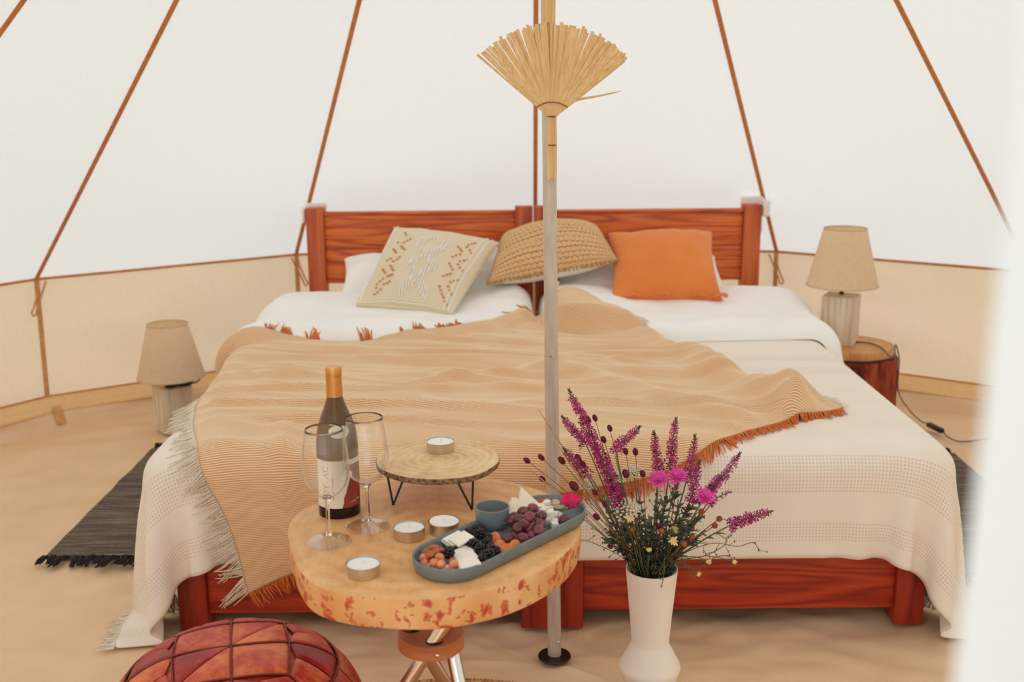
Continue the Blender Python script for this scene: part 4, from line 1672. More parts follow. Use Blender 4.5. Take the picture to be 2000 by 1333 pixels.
fs.append(tuple(range(NS))[::-1])
fs.append(tuple(3 * NS + k for k in range(NS)))
so_ = mesh('log_slice', vs, fs, M_SLICE, st)
bm = bmesh.new()
bm.from_mesh(so_.data)
bmesh.ops.recalc_face_normals(bm, faces=bm.faces)
for f in bm.faces:
    if len(f.verts) == 4 and abs(f.normal.z) < 0.75:
        f.material_index = 1
bm.to_mesh(so_.data)
bm.free()
M_THINBARK = plain('thin_bark', '#a9805a', 0.9, col2='#4f301c', scale=140, bmp=0.8, bdist=0.003)
so_.data.materials.append(M_THINBARK)
so_.data.set_sharp_from_angle(angle=math.radians(40))
M_IRON = plain('black_iron', '#231c1a', 0.45, col2='#1a1412')
for (bp_, w) in ((on_z(768, 990, TZ), (0.55, 0.05)), (on_z(922, 999, TZ), (-0.62, 0.02)), (on_z(850, 938, TZ), (0.0, 0.05))):
    b0 = Vector((bp_.x - sc_.x, bp_.y - sc_.y, 0.003))
    if w[0] == 0.0:
        b0 = Vector((0.0, 0.085, 0.003))
        A, B = b0 + Vector((-0.02, -0.01, HS - 0.015)), b0 + Vector((0.02, -0.01, HS - 0.015))
    elif w[0] > 0:
        A, B = b0 + Vector((-0.010, 0.004, HS - 0.015)), b0 + Vector((0.026, 0.010, HS - 0.015))
    else:
        A, B = b0 + Vector((-0.030, 0.002, HS - 0.015)), b0 + Vector((0.003, 0.010, HS - 0.015))
    tube('hairpin_leg', [A, b0.lerp(A, 0.08), b0 + (A - b0) * 0.02 + Vector((0, 0, -0.001)), b0 + (B - b0) * 0.02 + Vector((0, 0, -0.001)), b0.lerp(B, 0.08), B], 0.0022, M_IRON, st, 8)

# ------------------------------------------------------------------ tealights
M_ALU = plain('aluminium', '#d8cfc4', 0.28, 1.0, col2='#cbbfb2', scale=20)
M_WAX = plain('white_wax', '#fdfaf4', 0.45, col2='#f7f1e8', scale=12, sub=0.3)
M_WICK = plain('wick', '#e9dcc8', 0.9)


def tealight(loc, tilt=0.0):
    t = empty('tealight', loc)
    R, H = 0.0292, 0.0215
    lathe('cup', [(0.0, 0.0), (R - 0.002, 0.0), (R - 0.001, 0.0012), (R, H - 0.001), (R + 0.0008, H), (R - 0.0006, H), (R - 0.001, 0.004), (0.0, 0.003)], M_ALU, t, 44)
    w = lathe('wax', [(0.0, 0.0045), (R - 0.0016, 0.0045), (R - 0.0014, H - 0.0022), (R - 0.004, H - 0.0030), (0.004, H - 0.0034), (0.0, H - 0.0030)], M_WAX, t, 44)
    if tilt:
        w.rotation_euler = (0.03, tilt, 0)
        w.location = (0, 0, 0.002)
    tube('wick', [(0, 0, H - 0.0045), (0.0006, 0, H + 0.001), (0.002, 0.0005, H + 0.004)], 0.0008, M_WICK, t, 6)
    return t


for (px, py, zz, lab, tl) in ((709, 1101, TZ, 'white tealight standing alone near the front edge of the table', 0), (799, 1030, TZ, 'white tealight on the table just right of the wine glasses', 0),
                              (867, 1019, TZ, 'white tealight on the table touching the blue-grey tray', 0.05), (860, 862, 0.698, 'white tealight on top of the small log stand', 0)):
    p = on_z(px, py, zz + 0.0205)
    tag(tealight((p.x, p.y, zz), tl), lab, 'candle', 'tealights in metal cups')

# ------------------------------------------------------------------ wine glasses
m, nt, b = mk('clear_glass')
b.inputs['Base Color'].default_value = (1, 1, 1, 1)
b.inputs['Transmission Weight'].default_value = 1.0
b.inputs['Roughness'].default_value = 0.0
b.inputs['IOR'].default_value = 1.45
M_GLASS = m
m = bpy.data.materials.new('thin_glass')
m.use_nodes = True
nt = m.node_tree
nt.nodes.remove(nt.nodes['Principled BSDF'])
lw_ = N(nt, 'ShaderNodeLayerWeight', {'Blend': 0.5})
fr_ = N(nt, 'ShaderNodeMath', {0: MATH(nt, 'MULTIPLY', MATH(nt, 'POWER', lw_.outputs['Facing'], 3.0), 0.8), 1: 0.035}, operation='ADD')
gl_ = N(nt, 'ShaderNodeBsdfGlossy', {'Roughness': 0.02})
tr_ = N(nt, 'ShaderNodeBsdfTransparent', {0: (0.985, 0.985, 0.98, 1)})
mx_ = N(nt, 'ShaderNodeMixShader', {0: fr_.outputs[0], 1: tr_.outputs[0], 2: gl_.outputs[0]})
nt.links.new(mx_.outputs[0], nt.nodes['Material Output'].inputs[0])
M_THIN = m


def wine_glass(loc, label):
    t = empty('wine_glass', loc)
    tag(t, label, 'glass', 'empty wine glasses on the table')
    # bowl: outer then inner wall
    o = [(0.0, 0.086), (0.006, 0.0865), (0.016, 0.091), (0.028, 0.101), (0.037, 0.115), (0.0415, 0.133), (0.0425, 0.150), (0.0405, 0.175), (0.0365, 0.200), (0.0335, 0.217)]
    so2 = spline(o, 34)
    inner = [(max(r - 0.0007, 0.0), z) for r, z in so2[::-1]]
    inner = [(r, max(z, 0.0885)) for r, z in inner]
    prof = [tuple(p) for p in so2] + [(so2[-1][0] - 0.00035, so2[-1][1] + 0.0003)] + inner[:-2] + [(0.0, 0.0892)]
    bowl = lathe('bowl', prof, M_GLASS, t, 56, angle=180)
    s = spline([(0.0415, 0.0), (0.0420, 0.0012), (0.038, 0.0028), (0.025, 0.0046), (0.012, 0.0075), (0.0052, 0.016), (0.0038, 0.030), (0.0035, 0.055), (0.0040, 0.074), (0.0070, 0.0842), (0.0085, 0.0858)], 40)
    s = [tuple(p) for p in s]
    kf = next(i for i, p in enumerate(s) if p[1] > 0.012)
    lathe('foot', [(0.0, 0.0003)] + s[:kf + 1], M_THIN, t, 44, caps=False, angle=60)
    lathe('stem', s[kf:] + [(0.0, 0.0862)], M_GLASS, t, 44, angle=60)
    return t


for (px, py, lab) in ((643, 1059, 'empty wine glass nearest the table edge, in front of the wine bottle'), (720, 1030, 'empty wine glass standing to the right of the wine bottle')):
    p = on_z(px, py, TZ)
    wine_glass((p.x, p.y, TZ), lab)

# ------------------------------------------------------------------ wine bottle
bpz = on_z(664, 1000, TZ)
bt = empty('wine_bottle', (bpz.x, bpz.y, TZ))
tag(bt, 'dark wine bottle with copper capsule and maroon and white label', 'bottle')
BP = [(0.0, 0.004), (0.030, 0.003), (0.037, 0.0), (0.0395, 0.003), (0.0405, 0.010), (0.0405, 0.135), (0.0400, 0.150), (0.0365, 0.172), (0.0295, 0.195), (0.0215, 0.215), (0.0165, 0.230), (0.0148, 0.240), (0.0144, 0.255), (0.0142, 0.292)]
prof = [tuple(p) for p in spline(BP[1:], 70)]
m, nt, b = mk('bottle_glass')
b.inputs['Base Color'].default_value = lin('#4a3420')
b.inputs['Roughness'].default_value = 0.06
b.inputs['Specular IOR Level'].default_value = 0.35
z_ = N(nt, 'ShaderNodeSeparateXYZ', {0: coords(nt)}).outputs[2]
nt.links.new(ramp(nt, MATH(nt, 'MULTIPLY', z_, 3.4), [(0.05, lin('#22090a')), (0.2, lin('#35180f')), (0.45, lin('#7a5636')), (0.9, lin('#5e4020'))]), b.inputs['Base Color'])
M_BOTTLE = m
lathe('glass_body', [(0.0, 0.004)] + prof + [(0.0, 0.292)], M_BOTTLE, bt, 56, angle=60)
M_COPPER = plain('copper_foil', '#e3a060', 0.28, 0.85, col2='#d08a48', scale=30, stretch=(1, 1, 0.2))
lathe('capsule', [(0.0157, 0.2365), (0.0154, 0.250), (0.0150, 0.275), (0.0152, 0.2765), (0.0156, 0.278), (0.0156, 0.291), (0.0146, 0.2945), (0.0, 0.295)], M_COPPER, bt, 44, caps=False)
zz_, rr_ = np.array([p[1] for p in prof]), np.array([p[0] for p in prof])


def brad(z):
    return float(np.interp(z, zz_, rr_))


va = math.atan2(-bpz.x, -(-bpz.y)) if False else math.atan2(-bpz.y, -bpz.x)    # direction to the viewer
M_LWHITE = plain('label_paper', '#f1e4d0', 0.6, col2='#eadbc4', scale=20)
M_LMAR = plain('label_maroon', '#a3402f', 0.55, col2='#7c2a22', scale=90, stretch=(1, 1, 0.35))
M_INK = plain('label_ink', '#c8a078', 0.6)
M_INKD = plain('label_small_print', '#7a6450', 0.6)


def patch(name, a0, a1, z0, z1, mat, parent, off, left=None, right=None, na=26, nzv=16):
    vs = []
    for j in range(nzv + 1):
        z = z0 + (z1 - z0) * j / nzv
        l = a0 if left is None else left(j / nzv)
        r = a1 if right is None else right(j / nzv)
        for i in range(na + 1):
            a = va + l + (r - l) * i / na
            R = brad(z) + off
            vs.append((R * math.cos(a), R * math.sin(a), z))
    fs = grid_faces(nzv + 1, na + 1)
    o = mesh(name, vs, fs, mat, parent)
    return o


lab = patch('label', -1.35, 1.35, 0.022, 0.118, M_LWHITE, bt, 0.0003)
tag(lab, 'white paper label with maroon torn-edge picture')
jag = lambda t: 0.12 + 0.62 * t + 0.10 * nz(t * 6, 3.0) + 0.05 * nz(t * 17, 1.0) - (0.25 if t > 0.86 else 0)
patch('label_picture', 0, 0, 0.022, 0.108, M_LMAR, lab, 0.0005, left=jag, right=lambda t: 1.35)


def text_data(body, size, extr=0.0):
    cu = bpy.data.curves.new('t', 'FONT')
    cu.body = body
    cu.size = size
    cu.resolution_u = 3
    cu.align_x = 'CENTER'
    cu.align_y = 'CENTER'
    to = bpy.data.objects.new('t', cu)
    me = bpy.data.meshes.new_from_object(to)
    vs = [tuple(v.co) for v in me.vertices]
    fs = [tuple(p.vertices) for p in me.polygons]
    bpy.data.objects.remove(to)
    bpy.data.curves.remove(cu)
    bpy.data.meshes.remove(me)
    return vs, fs


def bottle_text(name, body, size, a, z, mat, rot90, off, parent, slant=0.0):
    vs, fs = text_data(body, size)
    out = []
    for (x, y, _) in vs:
        if rot90:
            x, y = -y, x      # reads upwards
        zz = z + y + slant * x
        R = brad(zz) + off
        aa = va + a + x / R
        out.append((R * math.cos(aa), R * math.sin(aa), zz))
    mesh(name, out, fs, mat, parent, smooth=False)


bottle_text('label_lettering', 'VOY  AC', 0.019, -0.62, 0.070, M_INK, True, 0.0006, lab)
bottle_text('label_small_print', 'appellation controlee', 0.0052, -0.28, 0.062, M_INKD, True, 0.0006, lab)
bottle_text('label_small_print', 'rouge 2018', 0.005, 0.85, 0.034, M_LWHITE, False, 0.0008, lab, 0.15)
# oval shoulder sticker
vs = [(brad(0.176) * 1.0, 0, 0)]
vs, fs = [], []
NA = 40
for q in range(6):
    for k in range(NA):
        a = 2 * PI * k / NA
        x, y = 0.0195 * math.cos(a) * q / 5, 0.0125 * math.sin(a) * q / 5
        z = 0.1745 + y * 0.95
        R = brad(z) + 0.0004
        aa = va + 0.12 + x / R
        vs.append((R * math.cos(aa), R * math.sin(aa), z))
for q in range(5):
    for k in range(NA):
        k2 = (k + 1) % NA
        fs.append((q * NA + k, q * NA + k2, (q + 1) * NA + k2, (q + 1) * NA + k))
ov = mesh('oval_sticker', vs, fs, M_LWHITE, bt)
bottle_text('sticker_script', 'Amour', 0.010, 0.12, 0.1745, M_INKD, False, 0.0009, ov, 0.25)

# ------------------------------------------------------------------ serving tray
LE, RE_ = Vector((-0.107, 1.765, TZ)), Vector((0.070, 1.973, TZ))
TM = (LE + RE_) / 2
axis = (RE_ - LE)
ta = math.atan2(axis.y, axis.x)
HL = axis.length / 2
tray = empty('serving_tray', (TM.x, TM.y, TZ), ta)
tag(tray, 'long blue-grey ceramic tray with rounded ends holding the snacks', 'tray')
M_TEAL = plain('blue_grey_glaze', '#727f7d', 0.38, col2='#687573', scale=30)


def stadium(r, z, n=24):
    pts = []
    for k in range(n + 1):
        a = -PI / 2 + PI * k / n
        pts.append((HL + r * math.cos(a), r * math.sin(a), z))
    for k in range(n + 1):
        a = PI / 2 + PI * k / n
        pts.append((-HL + r * math.cos(a), r * math.sin(a), z))
    return pts


rings = [(0.050, 0.0), (0.059, 0.0008), (0.064, 0.005), (0.0675, 0.015), (0.0685, 0.026), (0.0675, 0.0285), (0.0655, 0.028), (0.0640, 0.020), (0.0610, 0.009), (0.054, 0.0055)]
vs = []
for r, z in rings:
    vs += stadium(r, z)
n1 = len(stadium(0.05, 0))
fs = []
for i in range(len(rings) - 1):
    for k in range(n1):
        k2 = (k + 1) % n1
        fs.append((i * n1 + k, i * n1 + k2, (i + 1) * n1 + k2, (i + 1) * n1 + k))
fs.append(tuple(range(n1))[::-1])
fs.append(tuple((len(rings) - 1) * n1 + k for k in range(n1)))
mesh('dish', vs, fs, M_TEAL, tray)
FZ = TZ + 0.0055      # food floor


# ------------------------------------------------------------------ snacks
def put(o, px, py, z, rz=0.0, rx=0.0, ry=0.0):
    p = on_z(px, py, z)
    # keep everything inside the tray wall
    d = axis.normalized()
    w = Vector((p.x - TM.x, p.y - TM.y, 0))
    s = max(-HL, min(HL, w.dot(Vector((d.x, d.y, 0)))))
    c = Vector((TM.x + d.x * s, TM.y + d.y * s, p.z))
    if (p - c).length > 0.050:
        p = c + (p - c).normalized() * 0.050
    o.location = p
    o.rotation_euler = (rx, ry, rz)
    return o


def c2(x, y):     # crop coordinates of the tray close-up
    return 780 + x / 5.263, 930 + y / 5.263


M_HAZ = plain('hazelnut', '#ec9668', 0.55, col2='#cc6840', scale=90, per=9)
M_HAZP = plain('peeled_hazelnut', '#f0cda4', 0.55, col2='#d97e4a', scale=60, per=9)
vs, fs = ellipsoid_data((0, 0, 0), 0.0078, 0.0078, 0.0085, 14, 9)
hz_me = mesh('hazelnut', [(x * (1 - 0.12 * max(0, z / 0.0085)), y * (1 - 0.12 * max(0, z / 0.0085)), z) for x, y, z in [tuple(v) for v in vs]], fs, M_HAZ)
spots = [(190, 850), (275, 860), (240, 910), (270, 960), (350, 900), (415, 840), (410, 930), (345, 975), (430, 1000), (490, 960), (540, 1000), (530, 850), (560, 905), (600, 960), (650, 990), (340, 810)]
first = True
for i, (x, y) in enumerate(spots):
    o = hz_me if first else hz_me.copy()
    if not first:
        COL.objects.link(o)
    first = False
    if i in (7, 9, 11, 14):
        if 'peeled' not in globals():
            peeled = hz_me.data.copy()
            peeled.materials[0] = M_HAZP
        o.data = peeled
        tag(o, 'pale peeled hazelnut among the reddish ones at the near end of the tray', 'nut', 'peeled hazelnuts on the tray')
    else:
        tag(o, 'reddish skinned hazelnut in the heap at the near end of the tray', 'nut', 'hazelnuts on the tray')
    up = 0.012 if i in (4, 5, 6, 12) else 0.0
    put(o, *c2(x, y), FZ + 0.012 + up, random.uniform(0, 6), random.uniform(-1.3, 1.3), random.uniform(-1, 1))

M_ALM = plain('almond', '#c4703a', 0.6, col2='#9c4c22', scale=1.0, stretch=(40, 300, 300), per=9, bmp=0.3)
vs, fs = ellipsoid_data((0, 0, 0), 0.0125, 0.0072, 0.0045, 14, 9)
alm = mesh('almond', [(x, y * (1 - 0.35 * x / 0.0125), z) for x, y, z in [tuple(v) for v in vs]], fs, M_ALM)
for i, (x, y, r) in enumerate(((290, 770, .6), (350, 740, .2), (330, 800, 1.0), (400, 745, -.3), (420, 770, .3), (370, 780, .8))):
    o = alm if i == 0 else alm.copy()
    if i:
        COL.objects.link(o)
    tag(o, 'brown almond beside the hazelnuts at the near end of the tray', 'nut', 'almonds on the tray')
    put(o, *c2(x, y), FZ + 0.018 + 0.003 * (i % 3), r, random.uniform(-.4, .4), random.uniform(-.4, .4))

M_CHEESE = plain('white_cheese', '#f6eee0', 0.55, col2='#efe4d2', scale=25, sub=0.2)


def slab(name, w, d, h, mat, bev=0.0012, jit=0.0, seed=0):
    bm = bmesh.new()
    add_box(bm, -w / 2, w / 2, -d / 2, d / 2, 0, h, bev, 2)
    if jit:
        for v in bm.verts:
            v.co += Vector((nz(v.co.x * 90 + seed, v.co.y * 90), nz(v.co.y * 90 + seed, v.co.z * 200, 3), nz(v.co.x * 80 + seed, v.co.y * 80, 9))) * jit
    return obj(name, bm, mat, smooth=False, angle=50)


for i, (x, y, z, r, tx, lab) in enumerate(((510, 668, 0.003, 0.55, 0.10, 'rearmost white cheese slice of the upper row on the tray'), (545, 665, 0.008, 0.62, 0.16, 'second white cheese slice of the upper row on the tray'), (580, 655, 0.013, 0.66, 0.2, 'third white cheese slice of the upper row on the tray'),
                                           (640, 655, 0.017, 0.70, 0.22, 'topmost white cheese slice of the upper row beside the blackberries'),
                                           (660, 800, 0.004, 0.62, 0.10, 'white cheese slice lying under the two others by the hazelnuts'), (690, 850, 0.009, 0.50, 0.16, 'middle white cheese slice next to the hazelnuts'), (720, 915, 0.014, 0.42, 0.2, 'white cheese slice at the tray rim beside the hazelnuts'))):
    o = slab('cheese_slice', 0.036, 0.030, 0.004, M_CHEESE, 0.001, 0.0012, i * 3.7)
    put(o, *c2(x, y), FZ + 0.006 + z, r, 0.12, -tx)
    tag(o, lab, 'cheese', 'white cheese slices on the tray')

M_BERRY = plain('blackberry', '#2a1a1e', 0.32, col2='#140c10', scale=200, per=9)
mb = MB()
for i in range(34):
    z = 1 - 2 * (i + 0.5) / 34
    r = math.sqrt(1 - z * z)
    a = i * 2.39996
    mb.add(ellipsoid_data((0.0082 * r * math.cos(a), 0.0082 * r * math.sin(a), 0.0098 * z), 0.0031, 0.0031, 0.0031, 7, 5))
berry = mb.build('blackberry', M_BERRY)
bs = [(668, 575, 0), (735, 548, 0), (795, 545, 0), (700, 595, .008), (840, 600, .008), (765, 650, 0), (755, 705, .006), (905, 700, .004), (830, 755, .008), (940, 760, .008), (870, 830, .004), (980, 785, .002), (925, 812, .008), (868, 882, .002), (900, 645, 0), (505, 790, .012)]
for i, (x, y, z) in enumerate(bs):
    o = berry if i == 0 else berry.copy()
    if i:
        COL.objects.link(o)
    put(o, *c2(x, y), FZ + 0.012 + z, random.uniform(0, 6), random.uniform(-1, 1), random.uniform(-1, 1))
    if i == len(bs) - 1:
        tag(o, 'single blackberry lying among the hazelnuts and cheese', 'berry', 'blackberries on the tray')
    else:
        tag(o, 'blackberry in the dark heap between cheese and grapes on the tray', 'berry', 'blackberries on the tray')

# dip bowl
bp0 = on_z(962, 1030, FZ)
bw = empty('dip_bowl', (bp0.x, bp0.y, FZ))
tag(bw, 'small blue-grey ceramic bowl of dip standing in the tray', 'bowl')
M_RIM = plain('bare_clay_rim', '#a08468', 0.5)
lathe('bowl_body', [(0.0, 0.0), (0.022, 0.0), (0.027, 0.004), (0.0315, 0.015), (0.0322, 0.034), (0.0325, 0.0405), (0.0300, 0.0405), (0.0295, 0.030), (0.0285, 0.014), (0.022, 0.006), (0.0, 0.005)], plain('bowl_glaze', '#7f8d92', 0.22, col2='#6f7f86', scale=25), bw, 48)
tube('bowl_rim', [(0.0312 * math.cos(a), 0.0312 * math.sin(a), 0.0408) for a in np.linspace(0, 2 * PI, 49)], 0.0014, M_RIM, bw, 8)
lathe('dip', [(0.0, 0.024), (0.0293, 0.024), (0.0293, 0.0245), (0.0, 0.0255)], plain('olive_oil_dip', '#6f6440', 0.12, col2='#5d5434', scale=30), bw, 40)

M_FIG = plain('dried_apricot', '#e08a44', 0.5, col2='#b54a1e', scale=60, per=9, bmp=0.4, bdist=0.002)
for i, (x, y, r, lab) in enumerate(((985, 640, -1.0, 'orange-brown dried fruit piece between bowl and blackberries'), (1030, 720, -0.9, 'orange-brown dried fruit piece leaning on the dark grapes'), (1120, 770, 0.55, 'bright orange dried fruit slice at the tray rim below the grapes'), (1190, 720, 0.8, 'curled orange dried fruit slice touching the lowest grape'))):
    mb = MB()
    for q in range(9):
        pass
    P9 = []
    nu, nv = 12, 7
    for side in (1, -1):
        for a in range(nu + 1):
            for b_ in range(nv + 1):
                u, v = a / nu * 2 - 1, b_ / nv * 2 - 1
                wv = (1 - abs(u) ** 2.2) ** 0.6 * 0.010
                P9.append((u * 0.017, v * wv, 0.006 * (1 - u * u) + side * 0.0028 * (1 - v * v) * (1 - u * u) ** .5 + 0.0015 * nz(u * 4 + i, v * 4)))
    fs = grid_faces(nu + 1, nv + 1) + [tuple(reversed(f)) for f in grid_faces(nu + 1, nv + 1, (nu + 1) * (nv + 1))]
    o = mesh('dried_fruit', P9, fs, M_FIG)
    put(o, *c2(x, y), FZ + 0.012, r, random.uniform(.3, .9), random.uniform(-.3, .3))
    tag(o, lab, 'fruit', 'dried fruit on the tray')

M_GRAPE = plain('dark_grape', '#8a3c40', 0.25, col2='#4d2030', scale=45, per=9, sub=0.15)
M_GSTEM = plain('grape_stem', '#8a7a48', 0.7)
vs, fs = ellipsoid_data((0, 0, 0), 0.0108, 0.0108, 0.0122, 18, 12)
grape = mesh('grape', vs, fs, M_GRAPE)
st_ = tube('stalk', [(0, 0, 0.0118), (0.0006, 0, 0.016), (0.002, 0.001, 0.021)], [0.0013, 0.0009, 0.0008], M_GSTEM, grape, 6)
gs = [(1370, 340, .022), (1275, 372, .020), (1458, 412, .022), (1335, 428, .026), (1238, 450, .018), (1160, 470, .010), (1280, 500, .018), (1440, 500, .016), (1215, 545, .012), (1428, 565, .012), (1115, 650, .004), (1272, 645, .006), (1365, 620, .002), (1195, 600, .002), (1330, 560, .006), (1180, 430, .002), (1690, 455, .004)]
for i, (x, y, z) in enumerate(gs):
    o = grape if i == 0 else copy_tree(grape)
    p = on_z(*c2(x, y), FZ + 0.011 + z)
    o.location = p
    o.rotation_euler = (random.uniform(-1.6, 1.6), random.uniform(-1.6, 1.6), random.uniform(0, 6))
    if i == len(gs) - 1:
        tag(o, 'single dark grape between the white cubes and the pink flower', 'grape', 'grapes on the tray')
    else:
        tag(o, 'dark red grape in the heap in the middle of the tray', 'grape', 'grapes on the tray')

M_CRACK = plain('pale_cheese_wedge', '#efe6cf', 0.6, col2='#e4d8bc', scale=30)
for i, (x, y, s, r, tilt, lab) in enumerate(((1225, 250, 0.060, 0.5, 0.75, 'large pale cheese triangle standing up behind the grapes'), (1090, 265, 0.046, 0.9, 0.45, 'pale cheese triangle lying nearest the dip bowl, at the rim'), (1130, 330, 0.050, 0.2, 0.5, 'pale cheese triangle lying in front of the large one'))):
    bm = bmesh.new()
    v3 = [(-s / 2, -s * 0.36, 0), (s / 2, -s * 0.36, 0), (0, s * 0.56, 0)]
    lo = [bm.verts.new(v) for v in v3]
    hi = [bm.verts.new((x_, y_, 0.006)) for x_, y_, _ in v3]
    bm.faces.new(lo[::-1])
    bm.faces.new(hi)
    for k in range(3):
        bm.faces.new((lo[k], lo[(k + 1) % 3], hi[(k + 1) % 3], hi[k]))
    bmesh.ops.bevel(bm, geom=list(bm.edges), offset=0.0014, segments=2, affect='EDGES')
    o = obj('cheese_wedge', bm, M_CRACK, angle=50)
    put(o, *c2(x, y), FZ + 0.016 + (0.008 if i == 0 else 0.004), r, tilt, 0.0)
    tag(o, lab, 'cheese', 'pale cheese triangles on the tray')

M_PECAN = plain('pecan', '#c07038', 0.6, col2='#8f4420', scale=120, per=9, bmp=0.5)
M_PALE = plain('pale_nut', '#ecc9a4', 0.6, col2='#d99a74', scale=50, per=9)
nut = MB()
nut.add(ellipsoid_data((-0.0, 0.0038, 0), 0.012, 0.0042, 0.0046, 12, 7))
nut.add(ellipsoid_data((0.0, -0.0038, 0), 0.012, 0.0042, 0.0046, 12, 7))
pecan = nut.build('pecan', M_PECAN)
for i, (x, y, r) in enumerate(((1340, 215, .4), (1385, 200, .1), (1420, 230, .9), (1455, 195, -.3), (1400, 262, .5), (1350, 245, 1.2))):
    o = pecan if i == 0 else pecan.copy()
    if i:
        COL.objects.link(o)
    put(o, *c2(x, y), FZ + 0.012 + .003 * (i % 2), r, random.uniform(-.5, .5), random.uniform(-.4, .4))
    tag(o, 'brown pecan half at the far end of the tray', 'nut', 'pecans on the tray')
cash = MB()
cash.tube([(0.009 * math.cos(a), 0.009 * math.sin(a), 0) for a in np.linspace(0.3, 2.9, 9)], [0.002, 0.0042, 0.005, 0.0052, 0.0052, 0.0052, 0.005, 0.004, 0.002], 8, True)
cashew = cash.build('cashew', M_PALE)
for i, (x, y, r) in enumerate(((1500, 215, .4), (1560, 205, 2.1), (1530, 245, 1.0), (1590, 235, 4.0), (1475, 255, 3.0), (1450, 300, .9), (1610, 215, 5.5))):
    o = cashew if i == 0 else cashew.copy()
    if i:
        COL.objects.link(o)
    put(o, *c2(x, y), FZ + 0.012 + .003 * (i % 2), r, random.uniform(-.5, .5), random.uniform(-.4, .4))
    tag(o, 'pale curved nut beside the pecans at the far end of the tray', 'nut', 'pale nuts on the tray')

for i, (x, y, z) in enumerate(((1455, 345, .012), (1520, 315, .014), (1560, 370, .010), (1580, 440, .010), (1540, 480, .008), (1600, 500, .006), (1630, 430, .008), (1590, 540, .004), (1500, 390, .012), (1560, 420, .018))):
    o = slab('feta_cube', random.uniform(.012, .016), random.uniform(.012, .015), random.uniform(.010, .014), M_CHEESE, 0.0012, 0.001, i * 2.2)
    put(o, *c2(x, y), FZ + z, random.uniform(0, 3), random.uniform(-.3, .3), random.uniform(-.3, .3))
    tag(o, 'white crumbly cheese cube between the grapes and the pink flower', 'cheese', 'white cheese cubes on the tray')

# pink blossom with a pale leaf
fp = on_z(*c2(1760, 330), FZ + 0.022)
fl = empty('pink_blossom', fp)
tag(fl, 'bright magenta flower head lying at the far end of the tray', 'flower')
M_PINK = plain('magenta_petal', '#f0146c', 0.6, col2='#d60a5a', scale=50, per=6, sheen=0.2)
M_PLEAF = plain('pale_leaf', '#b9c0a0', 0.7, col2='#93a07c', scale=60)
for k in range(6):
    a = k / 6 * 2 * PI + 0.3
    vs = []
    for i in range(7):
        for j in range(7):
            u, v = i / 6, j / 6 * 2 - 1
            w = 0.015 * math.sin(PI * min(1, 0.12 + 0.85 * u)) ** 0.7
            vs.append((u * 0.026, v * w, 0.012 * u * u + 0.004 * v * v + 0.003 * nz(u * 4 + k, v * 3) - 0.002 * k / 6))
    p = mesh('petal', vs, grid_faces(7, 7), M_PINK, fl)
    p.rotation_euler = (0, -0.3 - 0.1 * (k % 3), a)
vs, fs = ellipsoid_data((0, 0, 0.003), 0.005, 0.005, 0.004)
mesh('flower_centre', vs, fs, plain('flower_centre', '#a80a70', 0.7), fl)
lp = on_z(*c2(1665, 345), FZ + 0.02)
for i, (dx, r, lab) in enumerate(((0.0, 0.9, 'pale green leaf lying between white cheese cubes and pink flower'), (0.010, 1.5, 'second pale green leaf tucked under the pink flower'))):
    vs = []
    for a in range(9):
        for b_ in range(5):
            u, v = a / 8, b_ / 4 * 2 - 1
            vs.append((u * 0.042 - 0.021, v * 0.009 * math.sin(PI * (0.05 + 0.92 * u)), 0.004 * v * v + 0.006 * u * u))
    lf = mesh('garnish_leaf', vs, grid_faces(9, 5), M_PLEAF)
    lf.location = lp + Vector((dx, -dx, -0.002 * i))
    lf.rotation_euler = (0.2, -0.1, -r)
    tag(lf, lab, 'leaf')
# ------------------------------------------------------------------ leather pouf
PC = on_z(467, 1340, 0.22)
PR, PH = 0.262, 0.362
PZ0 = 0.011
pouf = empty('leather_pouf', (PC.x, 1.955, PZ0))
pouf.location.x = -0.552
tag(pouf, 'round orange-red patchwork leather pouf beside the log table', 'pouf')


def leather(name, c1, c2_, c3):
    m, nt, b = mk(name)
    c = coords(nt, (1, 1, 1), per_object=11.0)
    n1 = N(nt, 'ShaderNodeTexNoise', {'Vector': c, 'Scale': 9.0, 'Detail': 7.0, 'Roughness': 0.7})
    n2 = N(nt, 'ShaderNodeTexNoise', {'Vector': c, 'Scale': 70.0, 'Detail': 3.0})
    oi = nt.nodes.new('ShaderNodeObjectInfo')
    f = MATH(nt, 'ADD', n1.outputs[0], MATH(nt, 'MULTIPLY', MATH(nt, 'SUBTRACT', oi.outputs['Random'], 0.55), 0.26))
    f = MATH(nt, 'ADD', f, MATH(nt, 'MULTIPLY', MATH(nt, 'SUBTRACT', n2.outputs[0], 0.5), 0.2))
    nt.links.new(ramp(nt, f, [(0.28, lin(c3)), (0.47, lin(c2_)), (0.68, lin(c1))]), b.inputs['Base Color'])
    b.inputs['Roughness'].default_value = 0.42
    bump(nt, b, n2.outputs[0], 0.25, 0.002)
    return m


M_LEATH = leather('tan_red_leather', '#df7838', '#b82e20', '#8a1216')
M_SEAM = plain('leather_seam', '#7a2a18', 0.6)


def dome(r):
    """height of the pouf at radius r (0..1.06 covers the side)"""
    q = min(r, 1.0)
    return PH * (0.50 + 0.50 * (1 - q ** 3.2) ** 0.62)


def dpos(x, y, h=0.0):
    r = math.hypot(x, y)
    rr = min(r, 0.9995)
    e = 1e-3
    sl = (dome(min(0.9995, rr + e)) - dome(max(0, rr - e))) / ((min(0.9995, rr + e) - max(0, rr - e)) * PR)
    nr = Vector((-sl, 1.0)).normalized()
    if r < 1e-6:
        return Vector((0, 0, dome(0) + h))
    return Vector((x / r * (rr * PR + h * nr.x), y / r * (rr * PR + h * nr.x), dome(rr) + h * nr.y))


